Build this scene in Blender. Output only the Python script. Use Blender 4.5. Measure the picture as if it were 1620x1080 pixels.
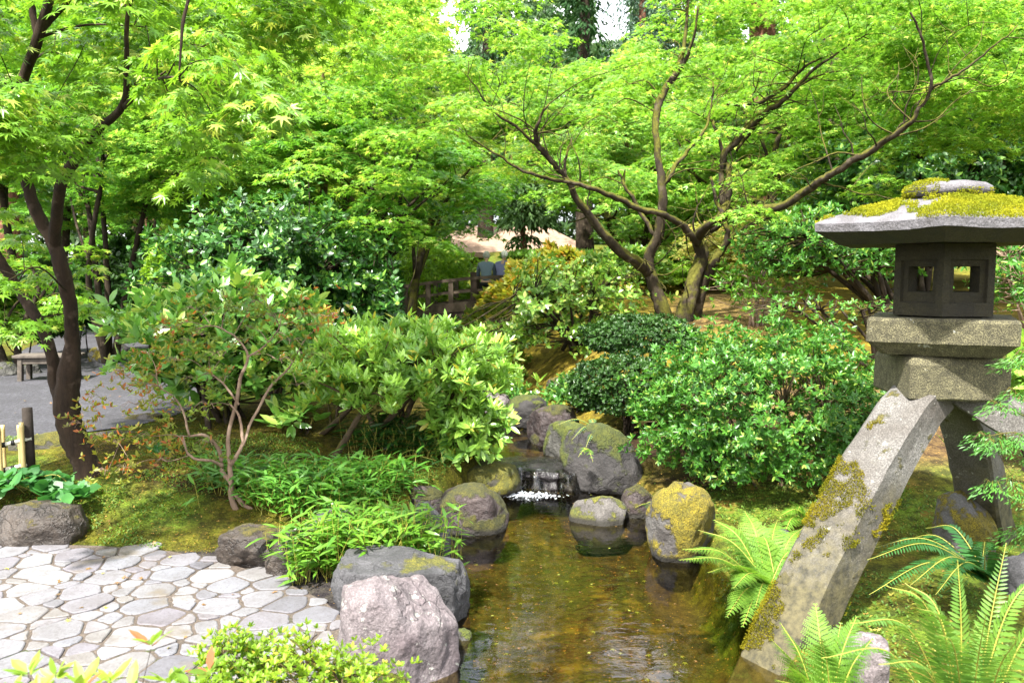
import bpy, bmesh, math, random
import numpy as np
from mathutils import Vector, Matrix, noise
for _o in list(bpy.data.objects): bpy.data.objects.remove(_o)
SC = bpy.context.scene
COL = SC.collection
PI = math.pi
rad = math.radians
# ------------------------------------------------------------------ camera
CAMZ, PITCH, FPX = 1.9, rad(5.0), 1260.0
cd = bpy.data.cameras.new('camera'); cam = bpy.data.objects.new('camera', cd); COL.objects.link(cam)
cam.location = (0, 0, CAMZ); cam.rotation_euler = (rad(90) - PITCH, 0, 0)
cd.sensor_width = 36; cd.lens = 36 * FPX / 1620; cd.clip_start = .05; cd.clip_end = 2000
cd.dof.use_dof = True; cd.dof.focus_distance = 6.2; cd.dof.aperture_fstop = 4.5
SC.camera = cam
# ------------------------------------------------------------------ sky and sun
SUN_EL, SUN_AZ = rad(58), rad(205)      # azimuth clockwise from +Y (camera forward): the sun stands behind the camera, to the left
w = bpy.data.worlds.new('World'); SC.world = w; w.use_nodes = True
nt = w.node_tree; nt.nodes.clear()
wo = nt.nodes.new('ShaderNodeOutputWorld'); bg = nt.nodes.new('ShaderNodeBackground')
sk = nt.nodes.new('ShaderNodeTexSky'); sk.sky_type = 'NISHITA'; sk.sun_disc = False
sk.sun_elevation = SUN_EL; sk.sun_rotation = SUN_AZ; sk.air_density = 1.0; sk.dust_density = 4.0; sk.ozone_density = 1.0
# thin bright cloud over the blue
tc = nt.nodes.new('ShaderNodeTexCoord'); mp = nt.nodes.new('ShaderNodeMapping'); mp.inputs['Scale'].default_value = (1, 1, 2.2)
nz = nt.nodes.new('ShaderNodeTexNoise'); nz.inputs['Scale'].default_value = 2.2; nz.inputs['Detail'].default_value = 6
cr = nt.nodes.new('ShaderNodeMapRange'); cr.inputs[1].default_value = .38; cr.inputs[2].default_value = .56
mx = nt.nodes.new('ShaderNodeMix'); mx.data_type = 'RGBA'
nt.links.new(tc.outputs['Generated'], mp.inputs[0]); nt.links.new(mp.outputs[0], nz.inputs['Vector'])
nt.links.new(nz.outputs['Fac'], cr.inputs[0]); nt.links.new(cr.outputs[0], mx.inputs['Factor'])
nt.links.new(sk.outputs[0], mx.inputs['A']); mx.inputs['B'].default_value = (8.0, 8.1, 8.2, 1)
nt.links.new(mx.outputs['Result'], bg.inputs['Color']); bg.inputs['Strength'].default_value = .13
nt.links.new(bg.outputs[0], wo.inputs[0])
sd = bpy.data.lights.new('sun', 'SUN'); sun = bpy.data.objects.new('sun', sd); COL.objects.link(sun)
sd.energy = 5.0; sd.angle = rad(2); sd.color = (1, .965, .9)
_s = Vector((math.sin(SUN_AZ) * math.cos(SUN_EL), math.cos(SUN_AZ) * math.cos(SUN_EL), math.sin(SUN_EL)))
sun.rotation_euler = _s.to_track_quat('Z', 'Y').to_euler(); sun.location = (-6, -8, 14)
# ------------------------------------------------------------------ exposure
SC.view_settings.view_transform = 'Standard'; SC.view_settings.look = 'None'
SC.view_settings.exposure = 1.95; SC.view_settings.gamma = 1.0
SC.render.engine = 'CYCLES'
SC.cycles.max_bounces = 7; SC.cycles.diffuse_bounces = 2; SC.cycles.glossy_bounces = 3
SC.cycles.transmission_bounces = 3; SC.cycles.transparent_max_bounces = 8
SC.cycles.caustics_reflective = False; SC.cycles.caustics_refractive = False
SC.cycles.use_denoising = True; SC.cycles.use_adaptive_sampling = True
SC.cycles.sample_clamp_indirect = 8
# ------------------------------------------------------------------ helpers
CP, SP = math.cos(PITCH), math.sin(PITCH)
def ray(px, py):
    u = (px - 810) / FPX; v = (540 - py) / FPX
    return u, CP + v * SP, -SP + v * CP
def P(px, py, Y):                       # world point seen at a photo pixel at forward distance Y
    x, y, z = ray(px, py); t = Y / y
    return Vector((x * t, Y, CAMZ + z * t))
def tag(o, label=None, cat=None, group=None, kind=None):
    if label: o['label'] = label
    if cat: o['category'] = cat
    if group: o['group'] = group
    if kind: o['kind'] = kind
    return o
def empty(name, loc, label, cat, group=None):
    o = bpy.data.objects.new(name, None); COL.objects.link(o); o.location = loc; o.empty_display_size = .1
    return tag(o, label, cat, group)
def link(name, me, mat=None, parent=None):
    o = bpy.data.objects.new(name, me); COL.objects.link(o)
    if mat is not None: me.materials.append(mat)
    if parent is not None:
        o.parent = parent; wl = Vector((0, 0, 0)); q = parent
        while q is not None: wl += q.location; q = q.parent
        o.location = -wl                                               # meshes are written in world coordinates
    return o
def np_mesh(name, V, faces, smooth=False, attr=None):
    """V (n,3); faces = list of int arrays (m,k) of differing k"""
    me = bpy.data.meshes.new(name)
    V = np.ascontiguousarray(V, dtype=np.float32)
    me.vertices.add(len(V)); me.vertices.foreach_set('co', V.ravel())
    faces = [np.asarray(f, dtype=np.int32) for f in faces if len(f)]
    nl = sum(f.size for f in faces); nf = sum(len(f) for f in faces)
    me.loops.add(nl); me.polygons.add(nf)
    me.loops.foreach_set('vertex_index', np.concatenate([f.ravel() for f in faces]))
    tot = np.concatenate([np.full(len(f), f.shape[1], dtype=np.int32) for f in faces])
    st = np.zeros(nf, dtype=np.int32); st[1:] = np.cumsum(tot)[:-1]
    me.polygons.foreach_set('loop_start', st); me.polygons.foreach_set('loop_total', tot)
    me.polygons.foreach_set('use_smooth', np.full(nf, smooth))
    if attr is not None:
        a = me.color_attributes.new(name='tone', type='FLOAT_COLOR', domain='POINT')
        c = np.ones((len(V), 4), dtype=np.float32); c[:, :3] = attr; a.data.foreach_set('color', c.ravel())
    me.update(calc_edges=True)
    return me
# ---- terrain
def lerp(a, b, t): return a + (b - a) * t
def sstep(a, b, x):
    t = np.clip((x - a) / (b - a), 0, 1); return t * t * (3 - 2 * t)
YK = [-4, 1.0, 3.5, 4.5, 5.5, 6.3, 6.9, 7.2, 8.0, 9.5, 11, 14, 20, 30, 60]
LK = [-.6, -.4, -.28, -.4, -.62, -.42, -.22, -.12, -.15, -.45, -.9, -1.8, -3.2, -5.5, -9]
RK = [1.2, 1.2, 1.22, 1.15, 1.12, 1.05, .8, .62, .6, .25, -.2, -1.1, -1.9, -3.5, -6]
def smooth_noise(x, y, s, seed=0.):
    r = 0
    for k, (a, b, c, d) in enumerate(((1, .3, 1.7, .2), (-.4, 1.1, 4.1, 1.2), (.8, -.9, 2.2, 2.6), (1.7, .9, .4, .9))):
        r = r + np.sin((x * a + y * b) * s + c + seed * d) * np.cos((y * a - x * b) * s * .83 + d * 3 + seed * c)
    return r / 4
def wlev(Y): return np.where(Y < 7.02, 0.0, np.where(Y < 10.6, .14, .14 + (Y - 10.6) * .02))
def H(x, y):
    x = np.asarray(x, dtype=float); y = np.asarray(y, dtype=float)
    L = np.interp(y, YK, LK) + .06 * np.sin(y * 3.1); R = np.interp(y, YK, RK) + .06 * np.sin(y * 2.7 + 1)
    wl = wlev(y)
    dL = L - x; dR = x - R                     # distance outside the banks
    left = .104 + .17 * sstep(5.0, 5.9, y) + .13 * sstep(6, 7.4, y)
    left = left + .10 * sstep(5.2, 6.2, y) * np.exp(-((x + 2.9) ** 2) / .8 - ((y - 6.3) ** 2) / .8) + .12 * sstep(16, 30, y) + .04 * np.clip(y - 18, 0, 60)
    left = left + .02 * smooth_noise(x, y, 2.3) * sstep(5, 5.6, y)
    right = .10 + .16 * np.clip(y - 4.8, 0, 3.2) * sstep(0, 2.2, dR) + .30 * sstep(8, 11, y) * sstep(0, 2.2, dR) + .08 * np.clip(y - 9, 0, 12) * sstep(.3, 3, dR)
    right = right + .25 * sstep(7.2, 9.5, y) * sstep(0, .9, dR)
    right = right + .05 * np.clip(y - 20, 0, 40) + .05 * smooth_noise(x, y, 1.6, 2.) * sstep(5, 8, y)
    left = np.maximum(left, wl + .10); right = np.maximum(right, wl + .09)
    bed = wl - .26 + .05 * smooth_noise(x, y, 3.0, 1.)
    h = bed
    h = np.where(dL > 0, lerp(bed, left, sstep(0, .17, dL)), h)
    h = np.where(dR > 0, lerp(bed, right, sstep(0, .22, dR)), h)
    return h
def hz(x, y): return float(H(x, y))
def G(px, py, dz=0.0):                  # where a photo pixel meets the ground
    x, y, z = ray(px, py); t = .8
    while t < 80:
        if CAMZ + z * t <= hz(x * t, y * t) + dz: break
        t += .02
    return Vector((x * t, y * t, hz(x * t, y * t)))
# ------------------------------------------------------------------ materials
def newmat(name):
    m = bpy.data.materials.new(name); m.use_nodes = True; nt = m.node_tree; nt.nodes.clear()
    return m, nt, nt.nodes.new('ShaderNodeOutputMaterial')
def N(nt, t, **kw):
    n = nt.nodes.new(t)
    for k, v in kw.items():
        if k.startswith('i_'): n.inputs[int(k[2:]) if k[2:].isdigit() else k[2:].replace('_', ' ')].default_value = v
        else: setattr(n, k, v)
    return n
def mixc(nt, f, a, b, blend='MIX'):
    m = N(nt, 'ShaderNodeMix', data_type='RGBA', blend_type=blend)
    for s, v in (('Factor', f), ('A', a), ('B', b)):
        if isinstance(v, bpy.types.NodeSocket): nt.links.new(v, m.inputs[s])
        elif isinstance(v, (int, float)): m.inputs[s].default_value = v
        else: m.inputs[s].default_value = (*v, 1)
    return m.outputs['Result']
def nois(nt, scale, detail=4, rough=.55, vec=None, lo=None, hi=None, dist=0):
    n = N(nt, 'ShaderNodeTexNoise'); n.inputs['Scale'].default_value = scale; n.inputs['Detail'].default_value = detail
    n.inputs['Roughness'].default_value = rough; n.inputs['Distortion'].default_value = dist
    if vec is not None: nt.links.new(vec, n.inputs['Vector'])
    if lo is None: return n.outputs['Fac']
    r = N(nt, 'ShaderNodeMapRange'); r.inputs[1].default_value = lo; r.inputs[2].default_value = hi
    nt.links.new(n.outputs['Fac'], r.inputs[0]); return r.outputs[0]
def wpos(nt): return N(nt, 'ShaderNodeNewGeometry').outputs['Position']
KL, KS = .66, .72          # leaf and mineral colours below are written for a brighter exposure
def leaf_mat(name, a, b, c=None, trans=.5, rough=.45, spec=.5, tr=None, hue_noise=1.2):
    """two leaf colours, a third rare one; light passes through the blades"""
    a, b = tuple(x * KL for x in a), tuple(x * KL for x in b)
    if c: c = tuple(x * KL for x in c[:3]) + (c[3],)
    m, nt, out = newmat(name)
    ge = N(nt, 'ShaderNodeNewGeometry')
    col = mixc(nt, ge.outputs['Random Per Island'], a, b)
    col = mixc(nt, nois(nt, hue_noise, 3, vec=ge.outputs['Position'], lo=.35, hi=.7), col, mixc(nt, .5, a, b), 'MIX')
    col = mixc(nt, nois(nt, 4.5, 3, .6, ge.outputs['Position'], .40, .60), mixc(nt, 1.0, col, (.58, .68, .75), 'MULTIPLY'), col)      # older, duller growth in patches
    if c:
        g = N(nt, 'ShaderNodeMath', operation='FRACT'); mu = N(nt, 'ShaderNodeMath', operation='MULTIPLY'); mu.inputs[1].default_value = 17.3
        nt.links.new(ge.outputs['Random Per Island'], mu.inputs[0]); nt.links.new(mu.outputs[0], g.inputs[0])
        gt = N(nt, 'ShaderNodeMath', operation='GREATER_THAN'); gt.inputs[1].default_value = 1 - c[3]
        nt.links.new(g.outputs[0], gt.inputs[0]); col = mixc(nt, gt.outputs[0], col, c[:3])
    p = N(nt, 'ShaderNodeBsdfPrincipled'); nt.links.new(col, p.inputs['Base Color'])
    p.inputs['Roughness'].default_value = rough; p.inputs['Specular IOR Level'].default_value = spec
    t = N(nt, 'ShaderNodeBsdfTranslucent')
    tcol = mixc(nt, 1.0, col, tr or (1.05, 1.0, .7), 'MULTIPLY')
    hs = N(nt, 'ShaderNodeHueSaturation'); hs.inputs['Value'].default_value = 1.35; hs.inputs['Saturation'].default_value = 1.0; nt.links.new(tcol, hs.inputs['Color'])
    nt.links.new(hs.outputs[0], t.inputs['Color'])
    mx = N(nt, 'ShaderNodeMixShader'); mx.inputs[0].default_value = trans
    nt.links.new(p.outputs[0], mx.inputs[1]); nt.links.new(t.outputs[0], mx.inputs[2]); nt.links.new(mx.outputs[0], out.inputs[0])
    return m
def bark_mat(name, base, dark, moss=None, moss_amt=.5, scale=14, side=None):
    base, dark = [tuple(x * KS for x in q) for q in (base, dark)]; moss = moss and tuple(x * KS for x in moss)
    m, nt, out = newmat(name); pos = wpos(nt)
    mp = N(nt, 'ShaderNodeMapping'); mp.inputs['Scale'].default_value = (1, 1, .35); nt.links.new(pos, mp.inputs[0])
    f = nois(nt, scale, 6, .65, mp.outputs[0], .3, .7)
    col = mixc(nt, f, dark, base)
    f2 = nois(nt, 7, 3, .5, pos, .58, .66); col = mixc(nt, f2, col, tuple(min(1, x * 1.45 + .01) for x in base))
    if moss:
        ge = N(nt, 'ShaderNodeNewGeometry'); sx = N(nt, 'ShaderNodeSeparateXYZ'); nt.links.new(ge.outputs['Normal'], sx.inputs[0])
        ad = N(nt, 'ShaderNodeMath', operation='MULTIPLY_ADD'); nt.links.new(sx.outputs['Z'], ad.inputs[0]); ad.inputs[1].default_value = .30
        nt.links.new(nois(nt, 5, 5, .6, pos), ad.inputs[2])
        r = N(nt, 'ShaderNodeMapRange'); r.inputs[1].default_value = .78 - moss_amt * .4; r.inputs[2].default_value = .90 - moss_amt * .4
        nt.links.new(ad.outputs[0], r.inputs[0])
        mc = mixc(nt, nois(nt, 30, 3, .6, pos, .3, .7), moss, tuple(x * .45 for x in moss)); col = mixc(nt, r.outputs[0], col, mc)
    p = N(nt, 'ShaderNodeBsdfPrincipled'); nt.links.new(col, p.inputs['Base Color']); p.inputs['Roughness'].default_value = .9; p.inputs['Specular IOR Level'].default_value = .2
    b = N(nt, 'ShaderNodeBump'); b.inputs['Strength'].default_value = .7; b.inputs['Distance'].default_value = .02
    nt.links.new(nois(nt, scale * 2.2, 6, .7, mp.outputs[0]), b.inputs['Height']); nt.links.new(b.outputs[0], p.inputs['Normal'])
    nt.links.new(p.outputs[0], out.inputs[0]); return m
def stone_mat(name, base, dark, moss=(.30, .27, .02), moss_thr=.6, up=.3, scale=6, lichen=.0, rough=.85, speck=.35, moss2=None, bump=.02, moss_sc=4.0, crack=False, stain=None, wet=None, fine=90):
    base, dark, moss = [tuple(x * KS for x in q) for q in (base, dark, moss)]
    if moss2: moss2 = tuple(x * KS for x in moss2)
    m, nt, out = newmat(name); pos = wpos(nt)
    col = mixc(nt, nois(nt, scale, 6, .6, pos, .32, .68), dark, base)
    col = mixc(nt, nois(nt, fine, 3, .7, pos, .45, .62), mixc(nt, 1 - speck, tuple(x * .25 for x in dark), col), col)
    if lichen > 0:
        v = nois(nt, 11, 4, .7, pos, .66 - lichen * .15, .69 - lichen * .15); col = mixc(nt, v, col, (.27, .27, .24))
    p = N(nt, 'ShaderNodeBsdfPrincipled'); p.inputs['Roughness'].default_value = rough
    b = N(nt, 'ShaderNodeBump'); b.inputs['Strength'].default_value = .8; b.inputs['Distance'].default_value = bump
    hgt = nois(nt, scale * 5, 8, .65, pos)
    vo = N(nt, 'ShaderNodeTexVoronoi', feature='DISTANCE_TO_EDGE'); vo.inputs['Scale'].default_value = scale * 1.1
    wn = N(nt, 'ShaderNodeVectorMath', operation='ADD'); nc = N(nt, 'ShaderNodeTexNoise'); nc.inputs['Scale'].default_value = scale * 1.3; nc.inputs['Detail'].default_value = 4
    nt.links.new(pos, nc.inputs['Vector']); vs_ = N(nt, 'ShaderNodeVectorMath', operation='SCALE'); vs_.inputs['Scale'].default_value = .45; nt.links.new(nc.outputs['Color'], vs_.inputs[0])
    nt.links.new(pos, wn.inputs[0]); nt.links.new(vs_.outputs[0], wn.inputs[1]); nt.links.new(wn.outputs[0], vo.inputs['Vector'])
    ce = N(nt, 'ShaderNodeMapRange'); ce.inputs[2].default_value = .035; nt.links.new(vo.outputs['Distance'], ce.inputs[0])
    if crack:
        ck = N(nt, 'ShaderNodeMath', operation='MAXIMUM'); nt.links.new(ce.outputs[0], ck.inputs[0]); nt.links.new(nois(nt, scale * .8, 3, .5, pos, .42, .55), ck.inputs[1]); ce = ck
        col = mixc(nt, ce.outputs[0], mixc(nt, .5, col, tuple(x * .4 for x in dark)), col)
        ha = N(nt, 'ShaderNodeMath', operation='MULTIPLY_ADD'); nt.links.new(ce.outputs[0], ha.inputs[0]); ha.inputs[1].default_value = .35; nt.links.new(hgt, ha.inputs[2]); hgt = ha.outputs[0]
    if moss_thr < 1.5:
        ge = N(nt, 'ShaderNodeNewGeometry'); sx = N(nt, 'ShaderNodeSeparateXYZ'); nt.links.new(ge.outputs['Normal'], sx.inputs[0])
        ad = N(nt, 'ShaderNodeMath', operation='MULTIPLY_ADD'); nt.links.new(sx.outputs['Z'], ad.inputs[0]); ad.inputs[1].default_value = up
        nt.links.new(nois(nt, moss_sc, 7, .62, pos), ad.inputs[2])
        r = N(nt, 'ShaderNodeMapRange'); r.inputs[1].default_value = moss_thr; r.inputs[2].default_value = moss_thr + .05
        nt.links.new(ad.outputs[0], r.inputs[0])
        m2 = moss2 or (moss[0] * .35, moss[1] * .45, moss[2])
        mc = mixc(nt, nois(nt, 16, 5, .7, pos, .35, .68), m2, moss)
        mc = mixc(nt, nois(nt, 140, 2, .6, pos, .3, .7), tuple(x * .25 for x in m2), mc)
        col = mixc(nt, r.outputs[0], col, mc)
        rr = N(nt, 'ShaderNodeMapRange'); rr.inputs[3].default_value = rough; rr.inputs[4].default_value = .95
        nt.links.new(r.outputs[0], rr.inputs[0]); nt.links.new(rr.outputs[0], p.inputs['Roughness'])
        ma = N(nt, 'ShaderNodeMath', operation='MULTIPLY_ADD'); nt.links.new(r.outputs[0], ma.inputs[0]); ma.inputs[1].default_value = .6
        nt.links.new(hgt, ma.inputs[2]); hgt = ma.outputs[0]
    if stain is not None:                      # damp olive staining that rises from the ground
        s3 = N(nt, 'ShaderNodeSeparateXYZ'); nt.links.new(pos, s3.inputs[0]); ma3 = N(nt, 'ShaderNodeMath', operation='MULTIPLY_ADD'); nt.links.new(nois(nt, 3.5, 6, .7, pos), ma3.inputs[0]); ma3.inputs[1].default_value = -1.6; nt.links.new(s3.outputs['Z'], ma3.inputs[2])
        r3 = N(nt, 'ShaderNodeMapRange'); r3.inputs[1].default_value = stain - .55; r3.inputs[2].default_value = stain + .05; nt.links.new(ma3.outputs[0], r3.inputs[0])
        col = mixc(nt, r3.outputs[0], mixc(nt, nois(nt, 18, 5, .7, pos, .35, .62), (.020, .018, .009), (.080, .068, .030)), col)
    if wet is not None:
        sx2 = N(nt, 'ShaderNodeSeparateXYZ'); nt.links.new(pos, sx2.inputs[0])
        wr = N(nt, 'ShaderNodeMapRange'); wr.inputs[1].default_value = wet + .025; wr.inputs[2].default_value = wet + .055; nt.links.new(sx2.outputs['Z'], wr.inputs[0])
        col = mixc(nt, wr.outputs[0], (.012, .010, .006), col)
    nt.links.new(col, p.inputs['Base Color'])
    nt.links.new(hgt, b.inputs['Height']); nt.links.new(b.outputs[0], p.inputs['Normal'])
    nt.links.new(p.outputs[0], out.inputs[0]); return m
def plain_mat(name, col, rough=.6, spec=.4, var=.25, scale=20):
    col = tuple(x * KS for x in col)
    m, nt, out = newmat(name); pos = wpos(nt)
    c = mixc(nt, nois(nt, scale, 4, .6, pos, .3, .7), tuple(x * (1 - var) for x in col), tuple(min(1, x * (1 + var * .6)) for x in col))
    p = N(nt, 'ShaderNodeBsdfPrincipled'); nt.links.new(c, p.inputs['Base Color']); p.inputs['Roughness'].default_value = rough
    p.inputs['Specular IOR Level'].default_value = spec; nt.links.new(p.outputs[0], out.inputs[0]); return m
# ------------------------------------------------------------------ geometry kits
def catmull(pts, n=6):
    p = [np.array(q, float) for q in pts]
    if len(p) < 3: return np.array([p[0] * (1 - t) + p[-1] * t for t in np.linspace(0, 1, n + 1)])
    p = [2 * p[0] - p[1]] + p + [2 * p[-1] - p[-2]]; out = []
    for i in range(1, len(p) - 2):
        a, b, c, d = p[i - 1:i + 3]
        for t in np.arange(n) / n:
            out.append(.5 * ((2 * b) + (c - a) * t + (2 * a - 5 * b + 4 * c - d) * t * t + (3 * b - a - 3 * c + d) * t ** 3))
    out.append(p[-2]); return np.array(out)
class Tubes:
    def __init__(s): s.V = []; s.F = []; s.n = 0; s.C = []
    def add(s, pts, radii, k=6, cap=True, rough=0.0, rng=None):
        pts = np.asarray(pts, float); m = len(pts)
        radii = np.interp(np.linspace(0, 1, m), np.linspace(0, 1, len(radii)), radii) if not np.isscalar(radii) else np.full(m, radii)
        T = np.gradient(pts, axis=0); T /= np.linalg.norm(T, axis=1)[:, None] + 1e-9
        ref = np.array([0, 0, 1.]) if abs(T[:, 2]).mean() < .8 else np.array([1., 0, 0])
        A = np.cross(T, ref); A /= np.linalg.norm(A, axis=1)[:, None] + 1e-9; B = np.cross(T, A)
        th = np.arange(k) * 2 * PI / k
        R = radii[:, None] * np.ones(k)
        if rough and rng is not None: R = R * (1 + rough * rng.normal(size=R.shape))
        V = pts[:, None] + R[:, :, None] * (np.cos(th)[None, :, None] * A[:, None] + np.sin(th)[None, :, None] * B[:, None])
        i = np.arange(m - 1)[:, None] * k; j = np.arange(k)[None]
        F = np.stack([i + j, i + (j + 1) % k, i + k + (j + 1) % k, i + k + j], -1).reshape(-1, 4) + s.n
        s.V.append(V.reshape(-1, 3)); s.F.append(F); s.n += m * k
        if cap:
            s.C.append((np.arange(k) + s.n - k)[None]) ; s.C.append((np.arange(k)[::-1] + s.n - m * k)[None])
    def build(s, name, mat, parent, smooth=True):
        if not s.V: return None
        return link(name, np_mesh(name, np.concatenate(s.V), [np.concatenate(s.F)] + s.C, smooth), mat, parent)
def unit(a): return a / (np.linalg.norm(a, axis=-1, keepdims=True) + 1e-9)
# leaf templates: (verts, list of faces)
def T_maple(l=5):
    if l == 7: A = [-128, -82, -41, 0, 41, 82, 128]; Ln = [.42, .68, .9, 1, .9, .68, .42]
    elif l == 5: A = [-110, -52, 0, 52, 110]; Ln = [.55, .88, 1, .88, .55]
    V = [(0, 0, 0)]; F = []
    notch = []
    for i in range(len(A) + 1):
        if i == 0: a, r = A[0] - 26, .12
        elif i == len(A): a, r = A[-1] + 26, .12
        else: a, r = (A[i - 1] + A[i]) / 2, .30
        notch.append(len(V)); V.append((r * math.cos(rad(a)), r * math.sin(rad(a)), -.03))
    for i, (a, r) in enumerate(zip(A, Ln)):
        V.append((r * math.cos(rad(a)), r * math.sin(rad(a)), -.16 * r)); F.append((0, notch[i], len(V) - 1, notch[i + 1]))
    return np.array(V), [np.array(F)]
def T_oval(wd=.2, fold=.06, droop=.08, pet=.0):
    V = [(pet, 0, 0), (.35, 0, fold * -.6), (.72, 0, -droop * .4 - fold * .4), (1, 0, -droop),
         (.33, wd, .0), (.70, wd * .82, -droop * .4), (.33, -wd, .0), (.70, -wd * .82, -droop * .4)]
    return np.array(V), [np.array([(1, 2, 5, 4), (1, 6, 7, 2)]), np.array([(0, 1, 4), (2, 3, 5), (0, 6, 1), (2, 7, 3)])]
def T_diamond(wd=.25, fold=.06):
    V = [(0, 0, 0), (.5, -wd, fold), (1, 0, -.02), (.5, wd, fold)]
    return np.array(V), [np.array([(0, 1, 2), (0, 2, 3)])]
def T_tri(wd=.2):
    return np.array([(0, -wd * .5, 0), (1, 0, 0), (0, wd * .5, 0)]), [np.array([(0, 1, 2)])]
def instances(tpl, Pp, D, Nn, S):
    V, F = tpl; D = unit(D); B = unit(np.cross(Nn, D)); Nn = np.cross(D, B); n = len(Pp); k = len(V)
    S = np.broadcast_to(np.asarray(S, float), (n,))
    W = Pp[:, None] + S[:, None, None] * (V[None, :, 0:1] * D[:, None] + V[None, :, 1:2] * B[:, None] + V[None, :, 2:3] * Nn[:, None])
    off = (np.arange(n) * k)[:, None, None]
    return W.reshape(-1, 3), [(f[None] + off).reshape(-1, f.shape[1]) for f in F]
def leaf_obj(name, tpl, Pp, D, Nn, S, mat, parent):
    V, F = instances(tpl, Pp, D, Nn, S)
    return link(name, np_mesh(name, V, F), mat, parent)
def merge_obj(name, packs, mat, parent, smooth=False):
    Vs, Fs, off = [], [], 0
    for V, F in packs:
        Vs.append(V); Fs += [f + off for f in F]; off += len(V)
    return link(name, np_mesh(name, np.concatenate(Vs), Fs, smooth), mat, parent)
# ================================================================== GROUND
def zone_colour(x, y):
    """colour of soil and moss: green moss, ochre moss, brown earth with bush shade painted in"""
    L = np.interp(y, YK, LK); R = np.interp(y, YK, RK)
    n1 = smooth_noise(x, y, 2.6, 1.3) + .5 * smooth_noise(x, y, 7.1, .4); n2 = smooth_noise(x, y, 1.4, 5.) + .6 * smooth_noise(x, y, 5.3, 2.)
    green = np.array([.21, .32, .028]); olive = np.array([.21, .20, .018]); ochre = np.array([.40, .30, .030]); brown = np.array([.085, .045, .016]); bed = np.array([.155, .105, .034])
    grey = np.array([.11, .095, .075]); tan = np.array([.42, .27, .10])
    c = np.where((n1 > 0)[:, None], green, olive)
    t = sstep(-.25, .35, n1)[:, None]; c = olive * (1 - t) + green * t
    t = (sstep(.18, .45, n2) * (x < L))[:, None]; c = c * (1 - t) + brown * 1.1 * t
    # right bank: brown earth, big bush's shade painted in, ochre slope further up
    rt = sstep(0.0, .5, x - R)
    t = (rt * sstep(7.6, 9.0, y) * (1 - sstep(16, 20, y)) * sstep(-.7, .2, n2 + .5))[:, None]; c = c * (1 - t) + ochre * t
    t = (rt * sstep(5.9, 6.6, y) * (1 - sstep(7.8, 8.8, y)) * sstep(-.5, .1, n1 + .35))[:, None]; c = c * (1 - t) + (brown * .55 + tan * (.05 + .5 * sstep(1.9, 2.6, x))[:, None]) * t
    t = (rt * sstep(9.4, 10.2, y) * sstep(.1, .4, np.exp(-((x - .27 * y) ** 2) / .5)) * .8)[:, None]; c = c * (1 - t) + tan * t
    # left: olive brown earth beneath the rhododendrons
    t = ((x < L - .1) * sstep(6.5, 7.0, y) * (x > -3.0) * sstep(-.6, .1, n2 + .3))[:, None]; c = c * (1 - t) + (brown * .6 + olive * .55) * t
    t = ((y < 5.0) & (x < L - .3))[:, None] * 1.0; c = c * (1 - t) + grey * t
    ins = (sstep(0, .1, x - L + .06) * sstep(0, .1, R + .06 - x))[:, None]
    c = c * (1 - ins) + bed * (1 + .35 * n1[:, None]) * ins
    return np.clip(c * KS, .003, 1)
def grid_mesh(xs, ys, zfun, name, smooth=True, tone=True):
    X, Y = np.meshgrid(xs, ys); x = X.ravel(); y = Y.ravel(); z = zfun(x, y)
    nx, ny = len(xs), len(ys); i = (np.arange(ny - 1)[:, None] * nx + np.arange(nx - 1)[None]).ravel()
    F = np.stack([i, i + 1, i + 1 + nx, i + nx], -1)
    return np_mesh(name, np.stack([x, y, z], -1), [F], smooth, zone_colour(x, y) if tone else None)
def axis(core0, core1, step, far0, far1, g=1.22):
    a = list(np.arange(core0, core1 + 1e-6, step)); s = step
    while a[-1] < far1: s *= g; a.append(a[-1] + s)
    s = step
    while a[0] > far0: s *= g; a.insert(0, a[0] - s)
    return np.array(a)
m, nt, out = newmat('moss_and_soil'); pos = wpos(nt)
at = N(nt, 'ShaderNodeAttribute', attribute_name='tone')
c = mixc(nt, nois(nt, 9, 8, .7, pos, .42, .6), mixc(nt, 1.0, at.outputs['Color'], (.38, .36, .5), 'MULTIPLY'), at.outputs['Color'])
c = mixc(nt, nois(nt, 75, 4, .75, pos, .36, .62), mixc(nt, 1.0, c, (.32, .34, .35), 'MULTIPLY'), c)
c = mixc(nt, nois(nt, 2.2, 4, .7, pos, .58, .68), c, (.16, .115, .02))
c = mixc(nt, nois(nt, 48, 1, .5, pos, .71, .73), c, (.35, .20, .05))
p = N(nt, 'ShaderNodeBsdfPrincipled'); p.inputs['Roughness'].default_value = .95; p.inputs['Specular IOR Level'].default_value = .15; nt.links.new(c, p.inputs['Base Color'])
b = N(nt, 'ShaderNodeBump'); b.inputs['Strength'].default_value = .9; b.inputs['Distance'].default_value = .025
nt.links.new(nois(nt, 40, 8, .75, pos), b.inputs['Height']); nt.links.new(b.outputs[0], p.inputs['Normal']); nt.links.new(p.outputs[0], out.inputs[0])
M_GROUND = m
g = link('ground', grid_mesh(axis(-4.5, 5.0, .06, -600, 600), axis(1.5, 13, .06, -600, 900), H, 'ground'), M_GROUND)
tag(g, kind='structure')
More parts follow.
